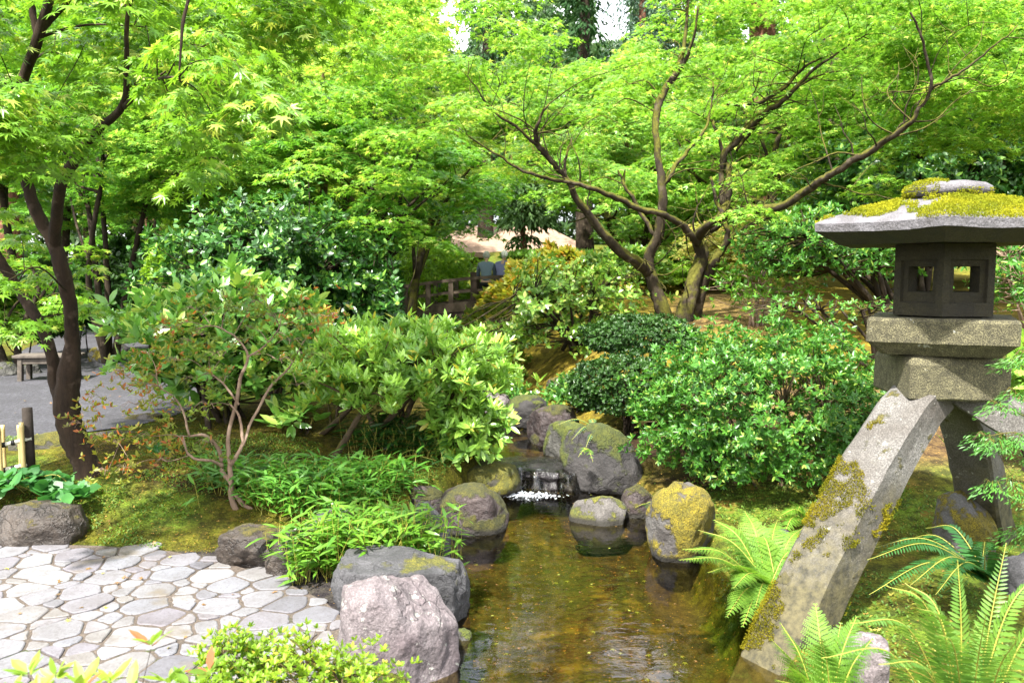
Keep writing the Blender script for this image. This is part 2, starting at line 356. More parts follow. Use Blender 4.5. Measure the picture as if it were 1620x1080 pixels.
# ---- water
def water_mat(name, tint, bump, scale):
    m, nt, out = newmat(name); pos = wpos(nt)
    tr = N(nt, 'ShaderNodeBsdfTransparent'); tr.inputs[0].default_value = (*tint, 1)
    gl = N(nt, 'ShaderNodeBsdfGlossy'); gl.inputs['Roughness'].default_value = .02
    mp = N(nt, 'ShaderNodeMapping'); mp.inputs['Scale'].default_value = (1, 2.2, 1); nt.links.new(pos, mp.inputs[0])
    b = N(nt, 'ShaderNodeBump'); b.inputs['Strength'].default_value = bump; b.inputs['Distance'].default_value = .01
    nt.links.new(nois(nt, scale, 4, .55, mp.outputs[0], dist=.6), b.inputs['Height'])
    fr = N(nt, 'ShaderNodeFresnel'); fr.inputs['IOR'].default_value = 1.6
    nt.links.new(b.outputs[0], gl.inputs['Normal']); nt.links.new(b.outputs[0], fr.inputs['Normal'])
    mx = N(nt, 'ShaderNodeMixShader'); nt.links.new(fr.outputs[0], mx.inputs[0]); nt.links.new(tr.outputs[0], mx.inputs[1]); nt.links.new(gl.outputs[0], mx.inputs[2])
    nt.links.new(mx.outputs[0], out.inputs[0]); return m
M_WATER = water_mat('pond_water', (.76, .70, .44), .24, 4.0)
M_RIFF = water_mat('running_water', (.62, .60, .52), 1.0, 22.0)
def strip(name, y0, y1, zf, mat, ext=.25, ny=60):
    ys = np.linspace(y0, y1, ny); V = []; F = []
    for y in ys:
        l = np.interp(y, YK, LK) - ext; r = np.interp(y, YK, RK) + ext
        for k in range(9): V.append((l + (r - l) * k / 8, y, zf(y)))
    i = (np.arange(ny - 1)[:, None] * 9 + np.arange(8)[None]).ravel()
    o = link(name, np_mesh(name, np.array(V), [np.stack([i, i + 1, i + 10, i + 9], -1)], True), mat); tag(o, kind='structure'); return o
strip('pond_water', -3.9, 7.03, lambda y: 0.0, M_WATER)
strip('upper_stream_water', 7.06, 30, lambda y: float(wlev(y)), M_WATER, .2)
# ---- gravel path
pp = [(-12, 5.6), (-6, 6.6), (-4.25, 7.15), (-3.75, 7.5), (-3.5, 8.3), (-3.7, 9.5), (-4.6, 11.4), (-5.6, 13.4), (-6.7, 16), (-8.5, 19), (-11, 20), (-9.5, 15.6), (-8.4, 13.3), (-7.4, 11.6), (-7.0, 10.7), (-8.8, 10.2), (-13, 9.9)]
bm = bmesh.new(); vs = [bm.verts.new((x, y, 0)) for x, y in catmull(pp + pp[:1], 5)[:-1, :2]]; bm.faces.new(vs)
bmesh.ops.triangulate(bm, faces=bm.faces[:]); bmesh.ops.subdivide_edges(bm, edges=bm.edges[:], cuts=5, use_grid_fill=True)
for v in bm.verts: v.co.z = hz(v.co.x, v.co.y) + .012
me = bpy.data.meshes.new('gravel_path'); bm.to_mesh(me); bm.free()
m, nt, out = newmat('gravel'); pos = wpos(nt)
v = N(nt, 'ShaderNodeTexVoronoi'); v.inputs['Scale'].default_value = 38; nt.links.new(pos, v.inputs['Vector'])
c = mixc(nt, v.outputs['Color'], (.05, .049, .056), (.24, .235, .26)); c = mixc(nt, nois(nt, 1.3, 5, .6, pos, .4, .65), c, (.085, .082, .09))
c = mixc(nt, nois(nt, 30, 3, .8, pos, .35, .6), (.05, .047, .052), c); c = mixc(nt, 1.0, c, (.33, .33, .355), 'MULTIPLY')
p = N(nt, 'ShaderNodeBsdfPrincipled'); p.inputs['Roughness'].default_value = .9; nt.links.new(c, p.inputs['Base Color'])
b = N(nt, 'ShaderNodeBump'); b.inputs['Strength'].default_value = .6; b.inputs['Distance'].default_value = .01; nt.links.new(v.outputs['Distance'], b.inputs['Height']); nt.links.new(b.outputs[0], p.inputs['Normal'])
nt.links.new(p.outputs[0], out.inputs[0])
tag(link('gravel_path', me, m), kind='structure')
# ---- crazy-paved patio
PB = [(-7.2, 5.05), (-5, 5.12), (-4, 5.14), (-3.3, 5.12), (-2.7, 5.08), (-2.2, 4.98), (-1.8, 4.80), (-1.35, 4.5), (-1.02, 4.2), (-.82, 3.9), (-.72, 3.6), (-.66, 3.1), (-.66, 1.0), (-7.2, 1.0)]
def inside(x, y, poly):
    c = False
    for i in range(len(poly)):
        x1, y1 = poly[i]; x2, y2 = poly[i - 1]
        if (y1 > y) != (y2 > y) and x < (x2 - x1) * (y - y1) / (y2 - y1) + x1: c = not c
    return c
def build_patio():
    rng = np.random.default_rng(11)
    pts = []
    tries = rng.uniform((-5.6, 1.6), (-.6, 5.3), (18000, 2))
    acc = np.zeros((0, 3))
    for t in tries:
        r = .092 if rng.random() < .45 else .142
        if len(acc) and (np.hypot((acc[:, 0] - t[0]), (acc[:, 1] - t[1]) * 1.25) < (acc[:, 2] + r) * .62).any(): continue
        acc = np.vstack([acc, [t[0], t[1], r]])
    V, F, n = [], [], 0
    pb = PB
    for i, a in enumerate(acc):
        if not inside(a[0], a[1], pb): continue
        poly = [np.array(q) for q in ((a[0] - .6, a[1] - .6), (a[0] + .6, a[1] - .6), (a[0] + .6, a[1] + .6), (a[0] - .6, a[1] + .6))]
        d = np.hypot(acc[:, 0] - a[0], acc[:, 1] - a[1]); idx = np.argsort(d)[1:22]
        for j in idx:
            q = acc[j]; dv = q[:2] - a[:2]; dd = np.linalg.norm(dv); nn = dv / dd; k = dd / 2 + (a[2] ** 2 - q[2] ** 2) / (2 * dd) * 1.0 - .0075
            new = []
            for u in range(len(poly)):
                p0, p1 = poly[u - 1], poly[u]; s0 = np.dot(p0 - a[:2], nn) - k; s1 = np.dot(p1 - a[:2], nn) - k
                if (s0 <= 0) != (s1 <= 0): new.append(p0 + (p1 - p0) * s0 / (s0 - s1))
                if s1 <= 0: new.append(p1)
            poly = new
            if len(poly) < 3: break
        if len(poly) < 3: continue
        poly = np.array(poly); cen = poly.mean(0)
        # drop tiny edges, then round the corners
        keep = [poly[k] for k in range(len(poly)) if np.linalg.norm(poly[k] - poly[k - 1]) > .012]
        if len(keep) < 3: continue
        poly = np.array(keep)
        res = []
        for k in range(len(poly)):
            p0, p1 = poly[k], poly[(k + 1) % len(poly)]
            L = np.linalg.norm(p1 - p0); e = min(.3, .014 / L)
            res += [p0 * (1 - e) + p1 * e, p0 * (1 - .5) + p1 * .5 + rng.normal(0, .0035, 2), p0 * e + p1 * (1 - e)]
        res = np.array(res); k = len(res)
        if max(np.linalg.norm(res - cen, axis=1)) < .02: continue
        z = .122 + rng.normal(0, .0022); tilt = rng.normal(0, .008, 2)
        inner = cen + (res - cen) * (1 - .006 / np.linalg.norm(res - cen, axis=1)[:, None])
        zz = lambda q: z + (q - cen) @ tilt
        V += [(*q, .100) for q in res] + [(*q, zz(q) - .004) for q in res] + [(*q, zz(q)) for q in inner]
        ii = np.arange(k); jj = (ii + 1) % k
        F.append(np.stack([n + ii, n + jj, n + k + jj, n + k + ii], -1)); F.append(np.stack([n + k + ii, n + k + jj, n + 2 * k + jj, n + 2 * k + ii], -1))
        F.append((n + 2 * k + ii)[None]); n += 3 * k
    m, nt, out = newmat('flagstone'); ge = N(nt, 'ShaderNodeNewGeometry'); pos = ge.outputs['Position']
    ramp = N(nt, 'ShaderNodeValToRGB'); nt.links.new(ge.outputs['Random Per Island'], ramp.inputs[0])
    e = ramp.color_ramp.elements; e[0].color = (.155, .15, .17, 1); e[1].color = (.26, .245, .23, 1)
    for q, cc in ((.2, (.29, .29, .31, 1)), (.4, (.225, .21, .235, 1)), (.6, (.34, .335, .335, 1)), (.8, (.25, .255, .285, 1))):
        x = e.new(q); x.color = cc
    c = mixc(nt, nois(nt, 5, 7, .7, pos, .35, .62), mixc(nt, 1.0, ramp.outputs[0], (.72, .69, .66), 'MULTIPLY'), ramp.outputs[0])
    c = mixc(nt, nois(nt, 60, 5, .7, pos, .36, .5), mixc(nt, 1.0, c, (.74, .72, .70), 'MULTIPLY'), c)
    c = mixc(nt, nois(nt, 1.7, 4, .6, pos, .60, .68), c, (.18, .15, .11)); c = mixc(nt, 1.0, c, (.53, .53, .54), 'MULTIPLY')
    p = N(nt, 'ShaderNodeBsdfPrincipled'); p.inputs['Roughness'].default_value = .65; nt.links.new(c, p.inputs['Base Color'])
    b = N(nt, 'ShaderNodeBump'); b.inputs['Strength'].default_value = .5; b.inputs['Distance'].default_value = .01; nt.links.new(nois(nt, 35, 7, .7, pos), b.inputs['Height']); nt.links.new(b.outputs[0], p.inputs['Normal'])
    nt.links.new(p.outputs[0], out.inputs[0])
    tag(link('patio_paving', np_mesh('patio_paving', np.array(V), F), m), kind='structure')
    mo = stone_mat('patio_joint', (.17, .13, .10), (.09, .068, .05), moss=(.10, .12, .02), moss_thr=.92, up=.3, scale=12, speck=.5)
    bm = bmesh.new(); vs = [bm.verts.new((x, y, .1145)) for x, y in PB]; bm.faces.new(vs); me = bpy.data.meshes.new('patio_bed'); bm.to_mesh(me); bm.free()
    tag(link('patio_bed', me, mo), kind='structure')
build_patio()
# ================================================================== ROCKS
def rock(name, c, r, seed, mat, label, cat='boulder', rot=0., sub=5, cuts=7, amp=.12, box=.25, group=None, flat=0., tilt=0., cutk=(.62, .92)):
    bm = bmesh.new(); bmesh.ops.create_icosphere(bm, subdivisions=sub, radius=1)
    V = np.array([v.co[:] for v in bm.verts]); F = np.array([[v.index for v in f.verts] for f in bm.faces]); bm.free()
    rng = np.random.default_rng(seed)
    m_ = np.abs(V).max(1)[:, None]; V = V * (1 - box) + V / m_ * box * .95
    for k in range(cuts):
        n = unit(rng.normal(size=3)); kk = rng.uniform(*cutk); d = V @ n - kk; V = V - np.where(d > 0, d, 0)[:, None] * n * .88
    if flat: V[:, 2] = np.where(V[:, 2] > 1 - flat, 1 - flat + (V[:, 2] - 1 + flat) * .15, V[:, 2])
    nn = unit(V); off = Vector((seed * 3.1, seed * 1.7, seed * .9))
    rg = np.array([noise.ridged_multi_fractal(Vector(v) * 1.9 + off, 1.0, 2.1, 5, 1.0, 2.0) for v in V]) - 1.2
    D = .28 * rg + np.array([noise.fractal(Vector(v) * 1.6 + off, .9, 2.1, 6, noise_basis='PERLIN_ORIGINAL') + .35 * abs(noise.noise(Vector(v) * 4.5 + off)) for v in V])
    V = V + nn * (D * amp)[:, None]
    V = V * np.array(r)
    M = np.array(Matrix.Rotation(rot, 3, 'Z') @ Matrix.Rotation(tilt, 3, 'Y')); V = V @ M.T + np.array(c)
    o = link(name, np_mesh(name, V, [F], True), mat); tag(o, label, cat, group); return o
# ================================================================== PLANT GENERATORS
UP = np.array([0, 0, 1.])
TM7, TM5, TOV, TOVW, TDI = T_maple(7), T_maple(5), T_oval(.17, .05, .10), T_oval(.24, .05, .06), T_diamond(.26, .06)
def spray_leaves(C, R, O, n, size, rng, droop=.35, flat=.30, tilt=.35, aniso=.75, down=.35):
    """flat layered sprays: leaves around each centre C within radius R, hanging towards the rim"""
    S = len(C); n_ = np.asarray(n) if not np.isscalar(n) else np.full(S, n); idx = np.repeat(np.arange(S), n_); k = len(idx)
    r = np.sqrt(rng.random(k)) * R[idx]; a = rng.random(k) * 2 * PI
    side = unit(np.cross(O, UP))
    u = np.cos(a) * r; v = np.sin(a) * r * aniso
    tl = rng.normal(0, tilt, S)[idx]
    off = O[idx] * u[:, None] + side[idx] * v[:, None]
    z = -droop * (r / R[idx]) ** 2 * R[idx] * .8 + rng.normal(0, flat * .12, k) * R[idx] + tl * v * .5 - u * .12
    Pp = C[idx] + off; Pp[:, 2] += z
    D = unit(off + O[idx] * .25 * R[idx][:, None] + rng.normal(0, .35, (k, 3)) * R[idx][:, None]); D[:, 2] = -down * (.4 + rng.random(k)) ; D = unit(D)
    Nn = unit(UP + rng.normal(0, .33, (k, 3)) + off / R[idx][:, None] * .35)
    return Pp, D, Nn, size * rng.uniform(.65, 1.25, k)
WIN = ((778, 330, 950, 396, 30.0), (640, 405, 806, 500, 19.0))     # gaps in the planting: towards the house, towards the bridge
OPEN = ((-.045, .50, .045, .05), (.17, .505, .07, .05), (-.075, .385, .02, .05), (.06, .43, .02, .03), (.19, .42, .02, .02))   # breaks in the canopy through which the pool mirrors the sky
SKY = ((948, -20, 992, 60), (712, 35, 738, 72), (1178, 38, 1196, 66), (690, -10, 712, 15))     # where the sky breaks through the treetops
def sky_gap(q, m=.16):
    y = q[1] * CP - (q[2] - CAMZ) * SP; x_ = 810 + FPX * q[0] / y; y_ = 540 - FPX * (q[1] * SP + (q[2] - CAMZ) * CP) / y; mm = m * FPX / y
    return any(a - mm < x_ < c + mm and b - mm < y_ < d + mm for a, b, c, d in SKY)
def sight_clear(q, m=.22):
    y = q[1] * CP - (q[2] - CAMZ) * SP; x_ = 810 + FPX * q[0] / y; y_ = 540 - FPX * (q[1] * SP + (q[2] - CAMZ) * CP) / y; mm = m * FPX / y
    if any(((q[0] / q[1] - a) / c) ** 2 + (((q[2] + CAMZ) / q[1] - b) / d) ** 2 < 1 for a, b, c, d in OPEN): return False
    return not any(a - mm < x_ < c + mm and b - mm < y_ < d + mm and q[1] < Y for a, b, c, d, Y in WIN)
class Tree:
    """trunk mesh (limbs + twigs) and a crown of leaf sprays"""
    def __init__(s, name, label, cat, base, group=None, seed=1):
        s.root = empty(name, base, label, cat, group); s.rng = np.random.default_rng(seed); s.T = Tubes(); s.K = []; s.leaves = []; s.base = np.array(base, float)
        s.pack = []
    def limb(s, pts, r, k=7, n=6, rough=.06, wob=0.0):
        q = catmull(pts, n)
        if wob:
            w_ = s.rng.normal(0, wob, q.shape); w_[0] = 0; w_ = np.cumsum(w_, 0) * .5; w_ -= np.linspace(0, 1, len(q))[:, None] * w_[-1]; q = q + w_
        s.T.add(q, r, k, True, rough, s.rng)
        rr = np.interp(np.linspace(0, 1, len(q)), np.linspace(0, 1, len(r)), r)
        s.K += [(*a, b) for a, b in zip(q[1:], rr[1:])]
        return q
    def sprays(s, C, R, size, density, tpl, droop=.35, twig=.010, pen=1.2, flat=.3, down=.35, twigs=True, k=4, fine=False, maxd=9., tilt=.35, key='leaf'):
        if not getattr(s, 'free', False): C = C[[sight_clear(q) and not sky_gap(q) for q in C]]
        if len(C) == 0: return
        R = np.broadcast_to(np.asarray(R, float), (len(C),)) * s.rng.uniform(.75, 1.25, len(C))
        K = np.array(s.K)
        d0 = np.linalg.norm(C[:, None] - K[None, :, :3], axis=2).min(1) if len(C) * len(K) < 4e6 else np.linalg.norm(C - K[:, :3].mean(0), axis=1)
        order = np.argsort(d0); O = np.zeros_like(C)
        tw = [tuple(q) for q in s.K]
        KA = np.zeros((len(tw) + len(C) * 4, 4)); KA[:len(tw)] = tw; m = len(tw)
        for i in order:
            c = C[i]; dv = c - KA[:m, :3]; d = np.linalg.norm(dv, axis=1); cost = d + pen * np.clip(-dv[:, 2] + .1, 0, 9) + .15 * (KA[:m, 3] < .004)
            j = int(np.argmin(cost)); a = KA[j, :3]; L = d[j]
            o = c - a; o[2] = 0; o = o / (np.linalg.norm(o) + 1e-6) if np.linalg.norm(o) > .03 else unit(s.rng.normal(size=3) * np.array([1, 1, 0])); O[i] = o
            if twigs and L < 2.7:
                mid = a * .5 + c * .5 + np.array([0, 0, .12 * L]) + s.rng.normal(0, .07 * L, 3)
                q = catmull([a, mid, c], 4); r0 = min(KA[j, 3] * .75, twig * (1 + 1.1 * L))
                s.T.add(q, [r0, max(.002, r0 * .3)], k, False)
                KA[m:m + 3] = np.concatenate([q[[3, 5, 7]], np.array([[r0 * .7], [r0 * .5], [r0 * .35]])], 1); m += 3
                if fine:
                    side = np.array([-o[1], o[0], 0])
                    for f in (-.8, -.35, .1, .45, .85):
                        e = c + (o * (1 - abs(f)) + side * f) * R[i] * .8 + np.array([0, 0, -droop * .5 * R[i]])
                        s.T.add(np.array([c, c * .5 + e * .5 + [0, 0, .03], e]), [max(.0022, r0 * .3), .0012], 3, False)
        n = np.maximum(6, (density * R ** 2 * PI).astype(int))
        Pp, D, Nn, S = spray_leaves(C, R, O, n, size, s.rng, droop, flat, down=down, tilt=tilt)
        s.pack.append(instances(tpl, Pp, D, Nn, S))
    def finish(s, bark, leaf, crown='crown'):
        s.T.build('trunk', bark, s.root)
        if s.pack: merge_obj(crown, s.pack, leaf, s.root)
        return s.root
def ellipsoid_pts(n, c, r, rng, inner=.25, nz_=None, thr=-.1, seed=0., flat_bottom=None):
    out = []
    c = np.array(c, float); r = np.array(r, float)
    while len(out) < n:
        q = rng.normal(size=3); q = q / np.linalg.norm(q) * (inner + (1 - inner) * rng.random() ** .45)
        w_ = c + q * r
        if flat_bottom is not None and w_[2] < flat_bottom: continue
        if nz_ and noise.noise(Vector(w_) * nz_ + Vector((seed, seed * .7, 0))) < thr: continue
        out.append(w_)
    return np.array(out)
def bush(name, label, cat, base, c, r, mat, stem_mat, nw=900, L=.06, nl=7, tpl=None, seed=1, inner=.72, lumps=.16, lump_s=2.2, splay=.9, up=.55, nstem=60, stem_r=.014, zmin=None, group=None, bottom=-.35, twig_k=4, holes=.0, hole_s=3.0, size_var=.45, extra=None, foot=.12, gaps=-9, crown='foliage'):
    """shrub: whorls of leaves set over a lumpy dome, carried by stems that fan out of the base"""
    rng = np.random.default_rng(seed); root = empty(name, base, label, cat, group); c = np.array(c, float); r = np.array(r, float); base = np.array(base, float)
    Q = unit(rng.normal(size=(nw * 4, 3))); Q = Q[Q[:, 2] > bottom]
    off = Vector((seed * 1.3, seed * .7, 2.))
    lm = np.array([noise.noise(Vector(q) * lump_s + off) + .5 * noise.noise(Vector(q) * lump_s * 2.3 + off) for q in Q])
    f = (1 + lumps * lm * 2) * (inner + (1 - inner) * rng.random(len(Q)) ** .5)
    if holes:
        hm = np.array([noise.noise(Vector(q) * hole_s - off) for q in Q]); keep = hm > -.5 + holes; Q, f = Q[keep], f[keep]
    W = c + Q * r * f[:, None]; keep = np.ones(len(W), bool)
    g = H(W[:, 0], W[:, 1]); keep &= W[:, 2] > g + .03
    if zmin is not None: keep &= W[:, 2] > zmin
    if base[1] > 7.5: keep &= np.array([sight_clear(q, .07) if 'laceleaf' not in name else not (740 < 810 + FPX * q[0] / (q[1] * CP - (q[2] - CAMZ) * SP) < 806 and q[2] > 1.66) for q in W])
    W, Q = W[keep][:nw], Q[keep][:nw]
    if extra is not None: W = np.vstack([W, extra]); Q = np.vstack([Q, unit(extra - base)])
    T = Tubes(); sel = rng.choice(len(W), min(nstem, len(W)), replace=False)
    nb = min(9, max(3, nstem // 12)); feet = base + np.stack([rng.normal(0, foot, nb), rng.normal(0, foot, nb), np.zeros(nb)], -1)
    mids = []
    for i in range(nb):                        # main stems
        tgt = c + unit(rng.normal(size=3) * [1, 1, .4] + [0, 0, .35]) * r * .5; q = catmull([feet[i] - [0, 0, .06], feet[i] * .55 + tgt * .45 + rng.normal(0, .05, 3), tgt], 5)
        T.add(q, [stem_r, stem_r * .45], 6, False, .08, rng); mids += [tuple(x) for x in q[2:]]
    mids = np.array(mids)
    for i in sel:
        d = np.linalg.norm(mids - W[i], axis=1) + .8 * np.clip(mids[:, 2] - W[i][2], 0, 9); a = mids[np.argmin(d)]; m_ = (a + W[i]) / 2 + rng.normal(0, .06, 3) * np.linalg.norm(a - W[i])
        T.add(catmull([a, m_, W[i] - Q[i] * L * .3], 3), [stem_r * .35, stem_r * .14], twig_k, False)
    T.build('stems', stem_mat, root)
    ax = unit(Q * (1 - up) + UP * up + rng.normal(0, .28, Q.shape)); n = len(W)
    t1 = unit(np.cross(ax, rng.normal(size=ax.shape))); t2 = np.cross(ax, t1)
    idx = np.repeat(np.arange(n), nl); k = len(idx); a = np.tile(np.arange(nl) * 2.4, n) + rng.normal(0, .35, k)
    rd = t1[idx] * np.cos(a)[:, None] + t2[idx] * np.sin(a)[:, None]
    sp = splay * rng.uniform(.55, 1.3, k); D = unit(ax[idx] * np.cos(sp)[:, None] + rd * np.sin(sp)[:, None])
    Nn = unit(ax[idx] - rd * np.cos(sp)[:, None] * .6 + rng.normal(0, .15, (k, 3)))
    Pp = W[idx] + rd * L * .06 - ax[idx] * (np.tile(np.arange(nl), n) / nl * L * .25)[:, None]
    S = L * rng.uniform(1 - size_var, 1 + size_var, k)
    leaf_obj(crown, tpl or TOV, Pp, D, Nn, S, mat, root); return root
def whorls(W, ax, L, nl, splay, rng, tpl):
    n = len(W); ax = unit(ax); t1 = unit(np.cross(ax, rng.normal(size=ax.shape))); t2 = np.cross(ax, t1); idx = np.repeat(np.arange(n), nl); k = len(idx)
    a = np.tile(np.arange(nl) * 2.4, n) + rng.normal(0, .35, k); rd = t1[idx] * np.cos(a)[:, None] + t2[idx] * np.sin(a)[:, None]; sp = splay * rng.uniform(.5, 1.35, k)
    D = unit(ax[idx] * np.cos(sp)[:, None] + rd * np.sin(sp)[:, None]); Nn = unit(ax[idx] - rd * .5 + rng.normal(0, .2, (k, 3)))
    return instances(tpl, W[idx] + rng.normal(0, L * .1, (k, 3)), D, Nn, L * rng.uniform(.6, 1.3, k))
def fern(name, label, base, fronds, mat, rach, group=None, kind='sword', seed=1, cat='fern'):
    """fronds: list of (tip point, arch height, width)"""
    rng = np.random.default_rng(seed); root = empty(name, base, label, cat, group); base = np.array(base, float)
    for tip, arch, wd in fronds:
        tip = np.array(tip, float); a = base + rng.normal(0, .02, 3) * [1, 1, 0]; L = np.linalg.norm(tip - a)
        mid = a * .45 + tip * .55 + np.array([0, 0, arch]); q = catmull([a, a * .72 + mid * .28 + [0, 0, arch * .25], mid, tip], 10)
        seg = np.linalg.norm(np.diff(q, axis=0), axis=1).sum(); Tt = unit(np.gradient(q, axis=0))
        side = unit(np.cross(Tt, UP)); side = unit(side + rng.normal(0, .12, 3)); nrm = unit(np.cross(side, Tt))
        tb = Tubes(); tb.add(q, [.0045, .0012], 5, False)
        V, F, off = [], [], 0
        n = int(seg / (.017 if kind == 'sword' else .021)); ts = np.linspace(.10, .995, n)
        qi = np.stack([np.interp(ts, np.linspace(0, 1, len(q)), q[:, k]) for k in range(3)], -1); ti = unit(np.stack([np.interp(ts, np.linspace(0, 1, len(q)), Tt[:, k]) for k in range(3)], -1))
        si = unit(np.stack([np.interp(ts, np.linspace(0, 1, len(q)), side[:, k]) for k in range(3)], -1)); ni = unit(np.cross(si, ti))
        prof = np.minimum(1, (ts / .22) ** .6) * np.clip((1 - ts) / .62, 0.03, 1) ** (.75)
        for sg in (-1, 1):
            D = unit(si * sg + ti * (.28 + .35 * ts[:, None]) - ni * .10 + rng.normal(0, .05, (n, 3))); Ln = wd * prof * rng.uniform(.92, 1.06, n)
            if kind == 'sword':
                v, f = instances(T_oval(.11, .02, .10), qi, D, ni + rng.normal(0, .08, (n, 3)), Ln); V.append(v); F += [x + off for x in f]; off += len(v)
            else:                                # twice divided: each pinna carries its own small leaflets
                m_ = 9
                for j in range(m_):
                    t = (j + .6) / m_; pp_ = qi + D * (Ln * t)[:, None] - ni * (Ln * t * t * .18)[:, None]; ll = Ln * .30 * (1 - t * .78) + .002
                    for s2 in (-1, 1):
                        D2 = unit(np.cross(ni, D) * s2 + D * .75); v, f = instances(T_diamond(.26, .03), pp_, D2, ni, ll); V.append(v); F += [x + off for x in f]; off += len(v)
        tb.build('rachis', rach, root) if False else None
        fo = link('frond', np_mesh('frond', np.concatenate(V), F), mat, root)
        tb.build('rachis', rach, fo)
    return root
# ---- plant materials
B_MAPLE = bark_mat('maple_bark', (.060, .045, .028), (.016, .011, .007), (.13, .125, .018), .70)
B_DARK = bark_mat('dark_bark', (.05, .036, .022), (.018, .012, .008), (.12, .11, .014), .25)
B_RED = bark_mat('red_brown_bark', (.050, .031, .019), (.014, .009, .006), (.10, .10, .012), .15)
B_PALE = bark_mat('pale_bark', (.40, .28, .20), (.20, .13, .09))
B_CEDAR = bark_mat('cedar_bark', (.22, .10, .06), (.07, .03, .02), scale=9)
B_TWIG = bark_mat('twig_bark', (.14, .10, .06), (.05, .035, .02), (.16, .15, .02), .4)
F_NEAR = leaf_mat('near_maple_leaf', (.33, .58, .045), (.18, .42, .025), (.50, .62, .10, .12), .46, rough=.38)
F_MID = leaf_mat('mid_maple_leaf', (.36, .62, .065), (.19, .45, .038), (.54, .66, .13, .12), .50, rough=.36)
F_MIDG = leaf_mat('green_maple_leaf', (.25, .54, .05), (.13, .37, .030), (.42, .58, .08, .10), .50, rough=.38)
F_YEL = leaf_mat('yellow_maple_leaf', (.52, .72, .10), (.34, .60, .06), (.68, .70, .18, .12), .52, rough=.36)
F_BACK = leaf_mat('far_maple_leaf', (.36, .62, .08), (.20, .46, .05), (.52, .66, .15, .12), .54, rough=.4)
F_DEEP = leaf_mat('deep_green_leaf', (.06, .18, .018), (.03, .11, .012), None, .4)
F_CONI = leaf_mat('conifer_needle', (.05, .14, .03), (.025, .085, .02), None, .3, rough=.7, spec=.2)
F_CAM = leaf_mat('camellia_leaf', (.085, .25, .032), (.04, .15, .02), (.26, .50, .07, .16), .26, rough=.36, spec=.55)
F_RHO = leaf_mat('rhododendron_leaf', (.58, .86, .14), (.30, .60, .07), (.66, .60, .07, .05), .36, rough=.34, spec=.65)
F_RHO2 = leaf_mat('left_rhododendron_leaf', (.36, .66, .11), (.16, .42, .06), (.52, .72, .14, .18), .32, rough=.32, spec=.7)
F_AZ = leaf_mat('azalea_leaf', (.14, .37, .040), (.06, .22, .022), (.32, .50, .07, .12), .36, rough=.40, spec=.4)
F_AZY = leaf_mat('lime_azalea_leaf', (.40, .58, .035), (.24, .44, .022), (.60, .50, .06, .06), .48, rough=.5)
F_HOL = leaf_mat('clipped_holly_leaf', (.060, .165, .016), (.028, .09, .010), None, .26, rough=.5, spec=.45)
F_GRAS = leaf_mat('bamboo_grass_leaf', (.28, .52, .045), (.16, .40, .03), None, .42, rough=.4)
F_GRASD = leaf_mat('mid_green_bamboo_grass_leaf', (.22, .50, .05), (.12, .36, .04), None, .4, rough=.4)  # darker green than the bright bamboo grass clump
F_FERN = leaf_mat('lady_fern', (.30, .52, .055), (.17, .38, .035), None, .5, rough=.6)
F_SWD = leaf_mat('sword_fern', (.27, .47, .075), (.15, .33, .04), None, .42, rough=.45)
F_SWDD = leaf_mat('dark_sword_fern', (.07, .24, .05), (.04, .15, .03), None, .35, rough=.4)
F_LACE = leaf_mat('laceleaf', (.50, .44, .04), (.34, .40, .035), (.62, .36, .05, .15), .5, rough=.6)
F_LACG = leaf_mat('olive_laceleaf', (.34, .40, .035), (.22, .32, .03), (.50, .40, .05, .1), .45, rough=.6)
F_STEW = leaf_mat('azalea_turning_leaf', (.36, .44, .05), (.24, .38, .05), (.50, .22, .035, .10), .45, rough=.5)
F_STEO = leaf_mat('azalea_orange_leaf', (.46, .36, .05), (.36, .44, .05), (.56, .17, .04, .22), .45, rough=.5)
F_PALY = leaf_mat('pale_yellow_leaf', (.55, .50, .10), (.40, .44, .07), (.60, .40, .14, .15), .5, rough=.6)
F_OPEN = leaf_mat('open_shrub_leaf', (.36, .58, .08), (.18, .40, .05), (.56, .66, .14, .15), .40, rough=.33, spec=.7)
F_LIME = leaf_mat('lime_shrub_leaf', (.44, .68, .05), (.28, .52, .04), None, .48)
F_BRIG = leaf_mat('white_green_leaf', (.17, .42, .06), (.10, .30, .05), (.34, .5, .10, .2), .35, rough=.3, spec=.8)
F_HOSTA = leaf_mat('blue_green_leaf', (.10, .34, .06), (.06, .24, .045), None, .35, rough=.45)
F_RACH = plain_mat('fern_stalk', (.38, .36, .06), .5)
# ================================================================== STONE LANTERN
def surf_samples(o, n, rng, mask):
    me = o.data; V = np.empty(len(me.vertices) * 3, np.float32); me.vertices.foreach_get('co', V); V = V.reshape(-1, 3).astype(float)
    me.calc_loop_triangles(); T = np.empty(len(me.loop_triangles) * 3, np.int32); me.loop_triangles.foreach_get('vertices', T); T = T.reshape(-1, 3)
    a, b, c = V[T[:, 0]], V[T[:, 1]], V[T[:, 2]]; nr = np.cross(b - a, c - a); ar = np.linalg.norm(nr, axis=1)
    idx = rng.choice(len(T), n, p=ar / ar.sum()); u = rng.random((n, 1)); v = rng.random((n, 1)); f = u + v > 1; u = np.where(f, 1 - u, u); v = np.where(f, 1 - v, v)
    p_ = a[idx] + (b - a)[idx] * u + (c - a)[idx] * v; nn = unit(nr[idx]); k = mask(p_, nn); return p_[k], nn[k]
def fnoise(P_, s, seed=0.): return np.array([noise.fractal(Vector(q) * s + Vector((seed, seed * 2, 0)), .8, 2.0, 4, noise_basis='PERLIN_ORIGINAL') for q in P_])
M_TUFT = leaf_mat('moss_tuft', (.52, .50, .025), (.30, .31, .018), trans=.3, rough=.9, spec=.1)
